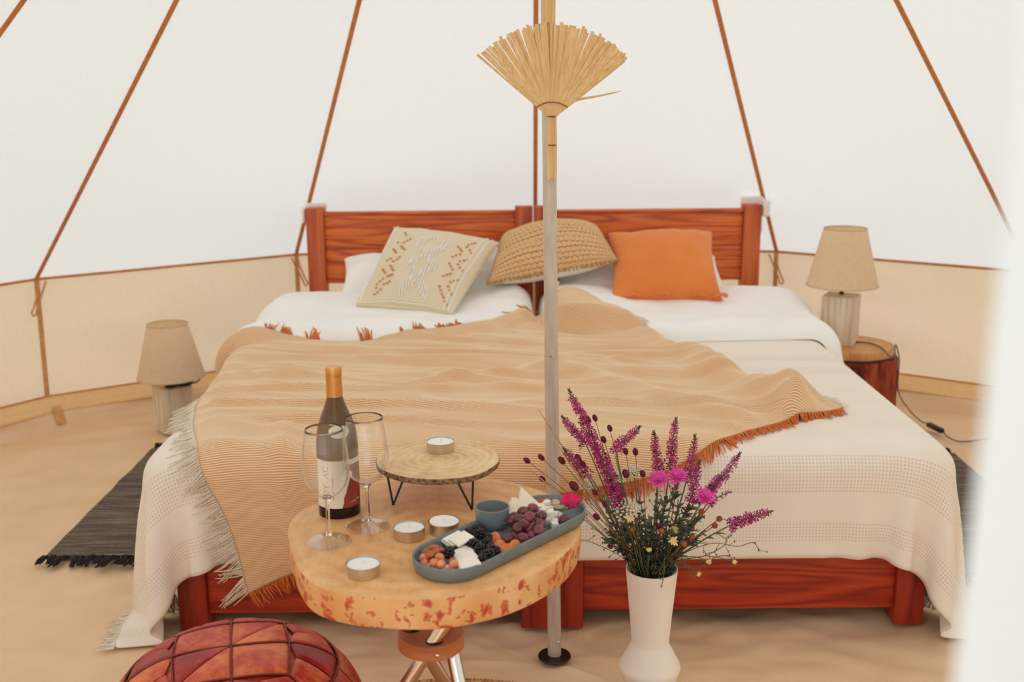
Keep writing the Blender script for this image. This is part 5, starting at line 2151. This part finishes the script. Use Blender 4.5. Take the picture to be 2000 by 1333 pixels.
# patchwork: polar cells bounded by arcs, each a leather panel with its own edges
def panel(poly, parent, n=13):
    """poly: 4 corner functions -> bilinear patch in the unit disc"""
    vs = []
    for i in range(n):
        for j in range(n):
            u, v = i / (n - 1), j / (n - 1)
            x, y = poly(u, v)
            e = min(u, 1 - u, v, 1 - v)
            vs.append(dpos(x, y, -0.0012 + 0.0042 * min(1.0, e / 0.12) ** 0.5))
    fs = grid_faces(n, n)
    o = mesh('leather_panel', vs, fs, M_LEATH, parent)
    return o


def quad(a, b, c, d, bow=0.0):
    a, b, c, d = (np.array(p, float) for p in (a, b, c, d))

    def f(u, v):
        p = (1 - u) * (1 - v) * a + u * (1 - v) * b + u * v * c + (1 - u) * v * d
        m = (a + b + c + d) / 4
        w = (p - m)
        k = 1 + bow * (4 * u * (1 - u) + 4 * v * (1 - v) - 1)
        q = m + w * k
        return q[0], q[1]
    return f


def pol(r, deg):
    return (r * math.cos(math.radians(deg)), r * math.sin(math.radians(deg)))


NSEG = 8
O = 14
g = 0.6
for k in range(4):
    a0 = k * 90 + O
    # four large central leaves, split in two
    quadA = quad((0, 0), pol(0.42, a0), pol(0.56, a0 + 45), pol(0.42, a0 + 90))
    c = np.array(pol(0.06, a0 + 45))
    if k % 2 == 0:
        panel(quad((0.004, 0.0), pol(0.42, a0 + g), pol(0.56, a0 + 44.5), pol(0.012, a0 + 45)), pouf)
        panel(quad((0.004, 0.0), pol(0.56, a0 + 45.5), pol(0.42, a0 + 90 - g), pol(0.012, a0 + 89)), pouf)
    else:
        panel(quadA, pouf)
for k in range(NSEG):
    a0 = k * 45 + O
    r0 = 0.425 if k % 2 == 0 else 0.565
    r1 = 0.565 if k % 2 == 0 else 0.425
    mid = (r0 + r1) / 2
    # ring two: kites pointing outwards
    panel(quad(pol(r0, a0 + g), pol(0.77, a0 + g), pol(0.77, a0 + 22), pol(mid * 1.02, a0 + 22)), pouf)
    panel(quad(pol(mid * 1.02, a0 + 23), pol(0.77, a0 + 23), pol(0.77, a0 + 45 - g), pol(r1, a0 + 45 - g)), pouf)
for k in range(12):
    a0 = k * 30 + 5
    panel(lambda u, v, a0=a0: pol(0.782 + (0.97 - 0.782) * u, a0 + 0.5 + 29.2 * v), pouf)
# base cushion under the panels and lower side panels
prof = [(0.0, 0.0), (PR * 0.80, 0.0), (PR * 0.92, 0.02), (PR * 1.0, 0.09), (PR * 1.01, PH * 0.42)]
for q in (0.985, 0.95, 0.9, 0.8, 0.6, 0.4, 0.2):
    prof.append((PR * q, dome(q) - 0.0045))
prof.append((0.0, dome(0) - 0.0045))
lathe('pouf_core', prof, M_LEATH, pouf, 72, angle=180)
for k in range(12):
    a0 = k * 30 + 5
    vs = []
    for i in range(9):
        for j in range(9):
            u, v = i / 8, j / 8
            a = math.radians(a0 + 0.5 + 29 * v)
            z = 0.03 + (PH * 0.60 - 0.03) * u
            e = min(u, 1 - u, v, 1 - v)
            r = PR * (0.945 + 0.07 * math.sin(PI * min(1, 0.18 + 0.6 * u))) + 0.004 * min(1, e / .15)
            vs.append((r * math.cos(a), r * math.sin(a), z))
    mesh('side_panel', vs, grid_faces(9, 9), M_LEATH, pouf)
# raised piping on the seams
sm_ = MB()
for k in range(4):
    a0 = k * 90 + O
    sm_.tube([dpos(*(np.array(pol(0.43, a0)) * t), 0.0015) for t in np.linspace(0.02, 1, 14)], 0.0022, 6, True)
for k in range(NSEG):
    a0 = k * 45 + O
    r0 = 0.425 if k % 2 == 0 else 0.565
    r1 = 0.565 if k % 2 == 0 else 0.425
    A, B = np.array(pol(r0, a0)), np.array(pol(r1, a0 + 45))
    sm_.tube([dpos(*(A * (1 - t) + B * t), 0.0012) for t in np.linspace(0, 1, 12)], 0.002, 6, True)
    C0, C1 = np.array(pol(r0, a0)), np.array(pol(0.775, a0))
    sm_.tube([dpos(*(C0 * (1 - t) + C1 * t), 0.0012) for t in np.linspace(0, 1, 10)], 0.002, 6, True)
sm_.tube([dpos(*pol(0.776, a), 0.0018) for a in np.linspace(0, 360, 73)], 0.0024, 6)
seam = sm_.build('piping', M_SEAM, pouf)
seam['kind'] = 'stuff'

# ------------------------------------------------------------------ vase
VB = on_z(1273, 1110, 0.352)
vase = None
vx, vy = VB.x, VB.y
M_VASE = plain('white_bisque', '#f5ece0', 0.75, col2='#f0e5d7', scale=10)
vp = [(0.0, 0.0), (0.042, 0.0), (0.0445, 0.003), (0.058, 0.060), (0.0705, 0.098), (0.0718, 0.104), (0.0700, 0.112), (0.0440, 0.163), (0.0432, 0.170), (0.0490, 0.240), (0.0590, 0.346), (0.0595, 0.352), (0.0570, 0.352), (0.0555, 0.340), (0.0400, 0.170), (0.0390, 0.150), (0.0, 0.148)]
vase = lathe('vase', vp, M_VASE, None, 64, angle=26)
vase.location = (vx, vy, 0.0)
tag(vase, 'tall white ceramic vase with a bulbous foot holding wild flowers', 'vase')

# ------------------------------------------------------------------ flowers: every stem is a thing of its own
M_STEM = plain('green_stem', '#6f7548', 0.7, col2='#585c38', scale=60, per=9)
M_STEMB = plain('brown_stem', '#8a6a48', 0.8, col2='#6e4c34', scale=60, per=9)
M_LEAFG = plain('leaf_green', '#5c6450', 0.65, col2='#454f40', scale=40, per=9)
M_PURP = plain('purple_petal', '#c4267e', 0.6, col2='#92165c', scale=60, per=9)
M_PURD = plain('dark_calyx', '#7d2a45', 0.7, col2='#5c3a38', scale=80, per=9)
M_MAGE = plain('pink_knapweed', '#ee5cb4', 0.6, col2='#d8389c', scale=70, per=9)
M_BURN = plain('burnet_head', '#74142a', 0.75, col2='#4c0c1c', scale=120, per=9, bmp=0.5)
M_YARR = plain('yarrow_white', '#efe6cf', 0.8, col2='#dccfae', scale=120, per=9)
M_YELL = plain('pale_yellow_petal', '#f2dc9a', 0.7, col2='#e6c574', scale=60, per=9)
M_HIP = plain('rust_seed_head', '#b0582e', 0.7, col2='#8c3a22', scale=90, per=9)
M_DRY = plain('dry_grass', '#c9a878', 0.8, col2='#ae8a5c', scale=60, per=9)
R_ = random.Random(21)


def root(t=None):
    a = R_.uniform(0, 2 * PI)
    r = 0.034 * math.sqrt(R_.random())
    return Vector((vx + r * math.cos(a), vy + r * math.sin(a), 0.185))


def mouth(tip, k=0.85):
    d = Vector((tip.x - vx, tip.y - vy, 0))
    m_ = min(d.length * 0.32, 0.050 * k)
    if d.length > 1e-4:
        d = d.normalized() * m_
    return Vector((vx + d.x + R_.uniform(-.008, .008), vy + d.y + R_.uniform(-.008, .008), 0.352))


def stem_pts(tip, n=18, droop=0.0, bow=0.0):
    mo = mouth(tip)
    ro = Vector((vx - (mo.x - vx) * 0.45, vy - (mo.y - vy) * 0.45, 0.19))
    mid = mo.lerp(tip, 0.5) + Vector((bow, 0, 0.012 + droop))
    return [Vector(p) for p in spline([ro, mo, mid, tip], n)]


def flower_root(name, label, group):
    t = empty(name, (vx, vy, 0.19))
    tag(t, label, 'flower', group)
    return t


def loc(p):
    return Vector(p) - Vector((vx, vy, 0.19))


def leaf_data(p, d, ln, w, up=Vector((0, 0, 1))):
    d = Vector(d).normalized()
    s = d.cross(up)
    if s.length < 1e-3:
        s = d.orthogonal()
    s.normalize()
    nn = s.cross(d)
    vs = []
    n = 6
    for i in range(n):
        u = i / (n - 1)
        ww = w * math.sin(PI * min(1, 0.08 + 0.9 * u)) ** 0.8
        c = Vector(p) + d * ln * u - Vector((0, 0, 1)) * ln * 0.25 * u * u
        vs += [c - s * ww + nn * ww * 0.35, c, c + s * ww + nn * ww * 0.35]
    return vs, grid_faces(n, 3)


def leaves_on(pts, n, lmin, lmax, wd, s0, s1, mat, parent, name='leaf'):
    mb = MB()
    for i in range(n):
        s = s0 + (s1 - s0) * R_.random()
        k = min(len(pts) - 2, int(s * (len(pts) - 1)))
        p, q = pts[k], pts[k + 1]
        t = (q - p).normalized()
        a = R_.uniform(0, 2 * PI)
        side = (Vector((math.cos(a), math.sin(a), 0)) + t * R_.uniform(0.5, 1.3)).normalized()
        mb.add(leaf_data(loc(p), side, R_.uniform(lmin, lmax), wd * R_.uniform(.7, 1.2)))
    o = mb.build(name, mat, parent)
    o['kind'] = 'stuff'
    return o


def floret_data(p, d, r, n=5):
    """small star of petals facing d"""
    R3 = dir_rot(d)
    vs, fs = [], []
    for k in range(n):
        a = 2 * PI * k / n + R_.uniform(-.2, .2)
        rr = r * R_.uniform(.8, 1.2)
        o_ = len(vs)
        for (q, w, h) in ((0.1, 0.12, 0.0), (0.6, 0.42, 0.15), (1.0, 0.1, 0.28)):
            for s in (-1, 1):
                vs.append(Vector(p) + R3 @ Vector((rr * (q * math.cos(a) - s * w * 0.5 * math.sin(a)), rr * (q * math.sin(a) + s * w * 0.5 * math.cos(a)), rr * h)))
        fs += [(o_, o_ + 1, o_ + 3, o_ + 2), (o_ + 2, o_ + 3, o_ + 5, o_ + 4)]
    return vs, fs


def spike(tip_px, base_px, dy, label, dens=1.0, nleaf=7, tipgreen=True, rad=0.0095, y0=None):
    """purple loosestrife: stem, florets along the top part, leaves below"""
    Y = vy + dy
    tip = on_y(tip_px[0], tip_px[1], Y)
    base = on_y(base_px[0], base_px[1], vy + dy * 0.6)
    t = flower_root('purple_flower_spike', label, 'purple flower spikes in the vase')
    mo = mouth(base)
    ro = Vector((vx - (mo.x - vx) * 0.45, vy - (mo.y - vy) * 0.45, 0.19))
    pts = [Vector(p) for p in spline([ro, mo, mo.lerp(base, 0.5) + Vector((0, 0, 0.01)), base, base.lerp(tip, 0.5) + Vector((R_.uniform(-.006, .006), 0, R_.uniform(-.002, .006))), tip], 40)]
    vs, fs = tube_data([loc(p) for p in pts], [0.0021] * 20 + [0.0021 - 0.0012 * i / 20 for i in range(20)], 6)
    mesh('stem', vs, fs, M_STEM, t)
    ib = int(np.argmin([(p - base).length for p in pts]))
    f, c = MB(), MB()
    L_ = sum((pts[i + 1] - pts[i]).length for i in range(ib, 39))
    n = int(L_ / 0.0024 * dens)
    for i in range(n):
        s = ib + (39 - ib) * (i / n)
        k = min(38, int(s))
        p = pts[k].lerp(pts[k + 1], s - k)
        d = (pts[k + 1] - pts[k]).normalized()
        a = i * 2.4 + R_.uniform(-.4, .4)
        x1 = d.orthogonal().normalized()
        x2 = d.cross(x1)
        side = (x1 * math.cos(a) + x2 * math.sin(a) + d * 0.35).normalized()
        fr = i / n
        r = 1.25 * rad * (1 - 0.55 * fr) * R_.uniform(.8, 1.2)
        c.add(ellipsoid_data(loc(p + side * r * 0.55), 0.0016, 0.0016, 0.0034 * (1 - .3 * fr), 5, 4, dir_rot(side)))
        if fr < 0.93 and R_.random() < 0.9:
            f.add(floret_data(loc(p + side * r), side, rad * 0.98 * (1 - 0.35 * fr) * R_.uniform(.8, 1.2), 5))
    o = f.build('florets', M_PURP, t, smooth=False)
    o['kind'] = 'stuff'
    c.build('calyces', M_PURD, t)['kind'] = 'stuff'
    if tipgreen:
        g_ = MB()
        d = (pts[-1] - pts[-3]).normalized()
        for i in range(9):
            a = i * 2.4
            side = (d * 1.2 + Vector((math.cos(a), math.sin(a), 0)) * 0.5).normalized()
            g_.add(ellipsoid_data(loc(pts[-1] + side * 0.004 - d * 0.001 * i), 0.0015, 0.0015, 0.0042, 5, 4, dir_rot(side)))
        g_.build('green_tip', M_LEAFG, t)['kind'] = 'stuff'
    leaves_on(pts, nleaf, 0.018, 0.032, 0.0045, 0.36, 0.80, M_LEAFG, t)
    return t


spike((1112, 764), (1205, 965), -0.02, 'tallest purple flower spike in the vase, leaning over the blanket just right of the pole', 1.3, rad=0.0115)
spike((1099, 816), (1145, 870), 0.0, 'short purple side spike just right of the pole, below the tallest spike tip', 1.3, 3)
spike((1248, 836), (1205, 880), -0.03, 'purple spike bent to the right with a long green tip, near the tallest one', 1.2, 5)
spike((1102, 878), (1150, 935), -0.05, 'low purple spike reaching left in front of the pole edge', 1.1, 5)
spike((1320, 820), (1308, 920), 0.01, 'upright purple spike at the top middle of the bouquet', 1.2, rad=0.010)
spike((1277, 846), (1285, 925), -0.01, 'upright purple spike just left of the middle one, with a hooked tip', 1.2)
spike((1357, 853), (1338, 950), 0.0, 'slender purple spike to the right of the middle, above the pink flowers', 1.0)
spike((1366, 903), (1345, 985), -0.03, 'small purple spike right behind the two pink flowers', 1.0, 5)
spike((1444, 888), (1385, 960), 0.02, 'purple spike leaning right over the orange fringe', 1.0, 6)
spike((1408, 932), (1380, 985), -0.02, 'short purple spike just above the rightmost pink flower', 1.3, 5)
spike((1505, 1000), (1420, 1030), -0.02, 'long purple spike stretching far to the right over the coverlet', 1.3, 9, rad=0.0105)
spike((1218, 965), (1205, 990), -0.07, 'dark purple spike low in the middle of the bouquet', 1.4, 3)
spike((1430, 960), (1385, 990), 0.03, 'reddish drooping spike curved to the right beside the pink flower', 0.5, 4, False, 0.006)


def knapweed(px, dy, label):
    t = flower_root('pink_flower', label, 'pink fringed flowers in the vase')
    tip = on_y(px[0], px[1], vy + dy)
    pts = stem_pts(tip, 20)
    vs, fs = tube_data([loc(p) for p in pts], 0.0016, 6)
    mesh('stem', vs, fs, M_STEM, t)
    d = (Vector((0, -0.75, 0.75)) + (pts[-1] - pts[-3]).normalized() * 0.4).normalized()
    vs, fs = ellipsoid_data(loc(tip - d * 0.004), 0.0065, 0.0065, 0.0085, 10, 6, dir_rot(d))
    mesh('bud', vs, fs, M_PURD, t)
    mb = MB()
    R3 = dir_rot(d)
    for i in range(64):
        a = i * 2.4
        rr = 0.026 * (0.35 + 0.65 * (i / 64)) * R_.uniform(.8, 1.15)
        w = 0.0018
        e = R3 @ Vector((math.cos(a) * rr, math.sin(a) * rr, 0.012 * (1 - i / 80)))
        s = R3 @ Vector((-math.sin(a), math.cos(a), 0))
        b0 = tip + d * 0.002
        q = len(mb.v)
        mb.v += [tuple(loc(b0 - s * w * .4)), tuple(loc(b0 + s * w * .4)), tuple(loc(b0 + e * 0.6 - s * w)), tuple(loc(b0 + e * 0.6 + s * w)), tuple(loc(b0 + e * 1.0 - s * w * 1.3)), tuple(loc(b0 + e * 1.0 + s * w * 1.3))]
        mb.f += [(q, q + 1, q + 3, q + 2), (q + 2, q + 3, q + 5, q + 4)]
    mb.build('petals', M_MAGE, t, smooth=False)['kind'] = 'stuff'
    leaves_on(pts, 10, 0.018, 0.034, 0.005, 0.4, 0.95, M_LEAFG, t)
    return t


knapweed((1285, 938), -0.05, 'left one of the two adjoining bright pink fringed flowers')
knapweed((1322, 932), -0.035, 'right one of the two adjoining bright pink fringed flowers')
knapweed((1376, 972), -0.05, 'bright pink fringed flower standing apart, lower right in the bouquet')

for i, (x, y, dy, s, lab) in enumerate(((1029, 900, 0.03, 1, 'dark red burnet head farthest left, over the blanket left of the pole'), (1057, 894, 0.03, 1, 'dark red burnet head just left of the pole, second from the left'), (1059, 936, 0.02, 1, 'dark red burnet head hanging low left of the pole'),
                                   (1097, 900, -0.02, 1.15, 'dark red burnet head touching the right edge of the pole'), (1121, 950, -0.04, 1.5, 'largest dark red burnet head, low on the left of the bouquet'), (1148, 821, 0.01, 1.2, 'topmost dark red burnet head beside the tallest purple spike'),
                                   (1162, 817, 0.02, 0.9, 'small dark red burnet head next to the topmost one'), (1191, 837, 0.02, 0.9, 'small dark red burnet head below the bent purple spike'), (1179, 859, 0.01, 0.95, 'dark red burnet head left of the bent purple spike'),
                                   (1222, 882, 0.02, 0.95, 'narrow dark red burnet head over the blanket, left of a round one'), (1241, 883, 0.02, 1, 'round dark red burnet head over the blanket in the middle'), (1222, 926, -0.03, 1.2, 'dark red burnet head in front of the white yarrow'),
                                   (1255, 926, -0.02, 1, 'dark red burnet head left of the pink flowers'), (1129, 895, -0.03, 1.1, 'upper one of two touching dark red heads right of the pole'), (1139, 908, -0.03, 1.1, 'lower one of two touching dark red heads right of the pole'),
                                   (1162, 962, -0.06, 0.9, 'small dark red head above the white yarrow on the left'), (1181, 986, -0.07, 0.9, 'small dark red head at the upper rim of the large yarrow'), (1165, 1010, -0.06, 1.1, 'dark red head low at the left near the tray'),
                                   (1192, 1068, -0.04, 0.8, 'dark red head hanging low beside the vase mouth on the left'), (1286, 1028, -0.07, 1.0, 'dark red head in the lower middle above a rust-brown one'))):
    tip = on_y(x, y, vy + dy)
    t = flower_root('burnet_flower', lab, 'dark red burnet heads in the vase')
    pts = stem_pts(tip, 16, 0.01)
    vs, fs = tube_data([loc(p) for p in pts], 0.0008, 5)
    mesh('stem', vs, fs, M_STEMB, t)
    d = (pts[-1] - pts[-3]).normalized()
    vs, fs = ellipsoid_data(loc(tip), 0.0064 * s, 0.0064 * s, 0.0086 * s, 12, 9, dir_rot(d))
    vs = [Vector(v) + (Vector(v) - loc(tip)).normalized() * 0.0008 * ((j * 7) % 3 - 1) for j, v in enumerate(vs)]
    mesh('flower_head', vs, fs, M_BURN, t)

for i, (x, y, dy, s, lab) in enumerate(((1218, 985, -0.06, 1.5, 'largest white yarrow umbel at the left centre of the bouquet'), (1239, 917, 0.02, 1.0, 'white yarrow umbel at the top, against the orange fringe'), (1190, 920, 0.01, 0.8, 'small white yarrow umbel among the purple spikes on the left'),
                                   (1150, 945, 0.0, 1.0, 'loose white yarrow umbel on the left side above the tray'), (1235, 990, -0.05, 0.9, 'white yarrow umbel overlapping the largest one at its right'), (1210, 930, -0.01, 0.8, 'white yarrow umbel half hidden behind a burnet head'))):
    tip = on_y(x, y, vy + dy)
    t = flower_root('yarrow_flower', lab, 'white yarrow umbels in the vase')
    pts = stem_pts(tip - Vector((0, 0, 0.016 * s)), 16)
    mb = MB()
    mb.tube([loc(p) for p in pts], 0.0014, 5, True)
    fm = MB()
    up = Vector((0, -0.45, 0.9)).normalized()
    R3 = dir_rot(up)
    for q in range(46):
        a, rr = q * 2.4, 0.021 * s * math.sqrt((q + .5) / 46)
        e = tip + R3 @ Vector((rr * math.cos(a), rr * math.sin(a), -0.006 * (rr / 0.02) ** 2 + R_.uniform(-.001, .001)))
        fm.add(ellipsoid_data(loc(e), 0.0028, 0.0028, 0.0018, 6, 4, R3))
        if q % 3 == 0:
            mb.tube([loc(pts[-1]), loc(e)], 0.0006, 4)
    mb.build('stem', M_STEM, t)
    fm.build('umbel', M_YARR, t)['kind'] = 'stuff'

for i, (x, y, dy, lab) in enumerate(((1232, 1013, -0.07, 'pale yellow starry flower highest of them, below the large yarrow'), (1315, 1058, -0.07, 'pale yellow starry flower in the lower middle above the vase mouth'), (1318, 1035, -0.05, 'pale yellow starry flower just above the lower middle one'),
                                   (1378, 1062, 0.0, 'tiny pale yellow flower right of the bouquet over the coverlet'), (1385, 1098, -0.03, 'orange-yellow flower hanging over the footboard, left one'), (1434, 1098, -0.02, 'pale yellow flower hanging over the footboard, far right'),
                                   (1268, 1074, -0.07, 'thin pale yellow bud pointing up at the vase mouth'), (1364, 1122, -0.05, 'tiny pink-tipped bud drooping below the vase rim at the right'))):
    tip = on_y(x, y, vy + dy)
    t = flower_root('yellow_flower', lab, 'small yellow flowers in the vase')
    pts = stem_pts(tip, 16, 0.012)
    vs, fs = tube_data([loc(p) for p in pts], 0.0008, 5)
    mesh('stem', vs, fs, M_STEM, t)
    mb = MB()
    up = Vector((R_.uniform(-.4, .4), -0.8, R_.uniform(.0, .6))).normalized()
    big = 0.0115 if i < 3 else 0.007
    mb.add(floret_data(loc(tip), up, big, 8))
    mb.add(floret_data(loc(tip + up * 0.001), up, big * 0.7, 7))
    mb.add(ellipsoid_data(loc(tip), 0.002, 0.002, 0.002, 6, 4))
    mb.build('petals', M_YELL, t, smooth=False)['kind'] = 'stuff'

for i, (x, y, dy, lab) in enumerate(((1292, 1038, -0.08, 'rust-brown round seed head in the lower middle of the bouquet'), (1352, 1050, -0.06, 'rust-brown round seed head at the lower right of the bouquet'), (1396, 1027, -0.03, 'rust-brown seed head beside the long right-hand purple spike'), (1405, 1014, -0.02, 'pinkish seed head above the long right-hand purple spike'),
                                   (1336, 1063, -0.07, 'dark red seed head left of the lower right rust one'), (1370, 1000, -0.03, 'red-brown seed head below the lone pink flower'), (1235, 1035, -0.06, 'brown seed head low at the left of the bouquet'))):
    tip = on_y(x, y, vy + dy)
    t = flower_root('seed_head', lab, 'round seed heads in the vase')
    pts = stem_pts(tip, 14)
    vs, fs = tube_data([loc(p) for p in pts], 0.0011, 5)
    mesh('stem', vs, fs, M_STEMB, t)
    mb = MB()
    mb.add(ellipsoid_data(loc(tip), 0.0068, 0.0068, 0.0068, 12, 8))
    for q in range(26):
        z = 1 - 2 * (q + .5) / 26
        a = q * 2.4
        e = Vector((math.sqrt(1 - z * z) * math.cos(a), math.sqrt(1 - z * z) * math.sin(a), z))
        mb.add(ellipsoid_data(loc(tip + e * 0.0062), 0.0014, 0.0014, 0.0014, 5, 4))
    mb.build('head', M_HIP, t)

# dry grass blades on the left
for (x, y, dy, w, lab) in ((1050, 798, -0.02, 0.0034, 'dry straw-coloured grass blade crossing the pole high up'), (1088, 868, -0.05, 0.0036, 'dry straw-coloured grass blade starting at the pole lower down'), (1034, 917, -0.02, 0.0030, 'dry grass blade crossing the pole low down'), (1200, 885, -0.06, 0.0032, 'pale green upright grass blade in the left half of the bouquet')):
    tip = on_y(x, y, vy + dy)
    t = flower_root('grass_blade', lab, 'grass blades in the vase')
    pts = stem_pts(tip, 22)
    vs, fs = tube_data([loc(p) for p in pts], [w * 0.35 if k < 8 else w * (0.35 + 0.3 * math.sin(PI * (k - 8) / 13)) * (1 if k < 21 else .3) for k in range(22)], 6)
    mesh('blade', vs, fs, M_DRY if x < 1100 else M_STEM, t)

# filler: thin branching stems with small leaves and buds; nothing in the photo tells them apart
for i in range(46):
    s = i / 45
    if i < 20:
        x = 1165 + 210 * R_.random()
        y = 935 + 90 * R_.random()
    else:
        x = 1180 + 200 * R_.random()
        y = 1000 + 65 * R_.random()
    tip = on_y(x, y, vy + R_.uniform(-.08, .06))
    t = empty('leafy_stem', (vx, vy, 0.19))
    tag(t, 'thin green-brown stem with small narrow leaves filling the bouquet', 'plant stem', 'leafy filler stems in the vase')
    pts = stem_pts(tip, 18, 0.0, R_.uniform(-.015, .015))
    mb = MB()
    mb.tube([loc(p) for p in pts], 0.0012, 5, True)
    for q in range(3):
        k = R_.randint(9, 15)
        p = pts[k]
        e = p + Vector((R_.uniform(-.03, .03), R_.uniform(-.02, .02), R_.uniform(.015, .04)))
        mb.tube([loc(p), loc(p.lerp(e, .5)) + Vector((0, 0, -.003)), loc(e)], 0.0007, 4)
        mb.add(ellipsoid_data(loc(e), 0.002, 0.002, 0.003, 5, 4))
    mb.build('stem', M_STEM if i % 3 else M_STEMB, t)
    leaves_on(pts, 30, 0.012, 0.032, 0.0048, 0.36, 1.0, M_LEAFG, t)
# wiry drooping sprays to the right and left
for (path, lab) in (([(1330, 1085), (1390, 1062), (1440, 1068), (1470, 1060), (1482, 1075)], 'thin wiry stem arching far right over the coverlet with drooping buds'),
                    ([(1330, 1095), (1380, 1085), (1420, 1060), (1400, 1042)], 'thin wiry stem branching right above the footboard'),
                    ([(1225, 1095), (1190, 1075), (1150, 1058), (1132, 1055)], 'thin wiry stem reaching left behind the table edge'),
                    ([(1225, 1090), (1170, 1040), (1140, 1015)], 'thin wiry stem reaching up left towards the tray'),
                    ([(1295, 1108), (1296, 1130), (1292, 1146)], 'thin stem hanging down over the front of the vase'),
                    ([(1315, 1100), (1360, 1112), (1395, 1090), (1425, 1085)], 'thin wiry stem lying low along the footboard top')):
    w = [on_y(x, y, vy - 0.04 - 0.02 * k if lab.startswith('thin stem hanging') else vy - 0.02 * (k % 2)) for k, (x, y) in enumerate(path)]
    if lab.startswith('thin stem hanging'):
        w = [on_y(1297, 1104, vy - 0.058), on_y(1296, 1128, vy - 0.064), on_y(1292, 1146, vy - 0.062)]
    t = flower_root('wiry_stem', lab, 'wiry stems hanging out of the vase')
    d0 = w[0] - Vector((vx, vy, w[0].z))
    pts = [Vector(p) for p in spline([Vector((vx - d0.x * .3, vy - d0.y * .3, 0.2)), Vector((vx + d0.x * .55, vy + d0.y * .55, 0.345))] + w, 34)]
    mb = MB()
    mb.tube([loc(p) for p in pts], 0.0009, 5, True)
    for q in range(7):
        k = R_.randint(14, 33)
        p = pts[k]
        e = p + Vector((R_.uniform(-.02, .02), R_.uniform(-.01, .01), R_.uniform(-.022, .018)))
        mb.tube([loc(p), loc(e)], 0.0006, 4)
        mb.add(ellipsoid_data(loc(e), 0.0016, 0.0016, 0.0036, 5, 4, dir_rot(Vector((R_.uniform(-.5, .5), 0, 1)))))
    mb.add(ellipsoid_data(loc(pts[-1]), 0.002, 0.002, 0.004, 5, 4))
    mb.build('stem', M_STEM, t)

# ------------------------------------------------------------------ labels of heaped look-alikes: told apart by their place in the heap
ORD = ('leftmost second third fourth fifth sixth seventh eighth ninth tenth eleventh twelfth thirteenth fourteenth fifteenth sixteenth seventeenth').split()


def img_x(o):
    q = CAM_R.transposed() @ (o.location - Vector((0, 0, CAM_Z)))
    return q.x / -q.z


for grp, one, many in (('grapes on the tray', 'dark red grape', 'heaped grapes on the tray'), ('blackberries on the tray', 'blackberry', 'heaped blackberries on the tray'), ('hazelnuts on the tray', 'reddish hazelnut', 'reddish hazelnuts on the tray'),
                       ('peeled hazelnuts on the tray', 'pale peeled hazelnut', 'pale hazelnuts on the tray'), ('almonds on the tray', 'brown almond', 'almonds on the tray'), ('white cheese cubes on the tray', 'white cheese cube', 'cubes beside the grapes'),
                       ('pecans on the tray', 'brown pecan half', 'pecans on the tray'), ('pale nuts on the tray', 'pale curved nut', 'pale nuts on the tray')):
    mem = [o for o in COL.objects if o.get('group') == grp]
    cnt = {}
    for o in mem:
        cnt[o['label']] = cnt.get(o['label'], 0) + 1
    mem = sorted([o for o in mem if cnt[o['label']] > 1], key=img_x)
    for i, o in enumerate(mem):
        w = ORD[i] if i == 0 else ('rightmost' if i == len(mem) - 1 else ORD[i] + ' from the left')
        o['label'] = (one + ', ' + w + ' of the ' + many)
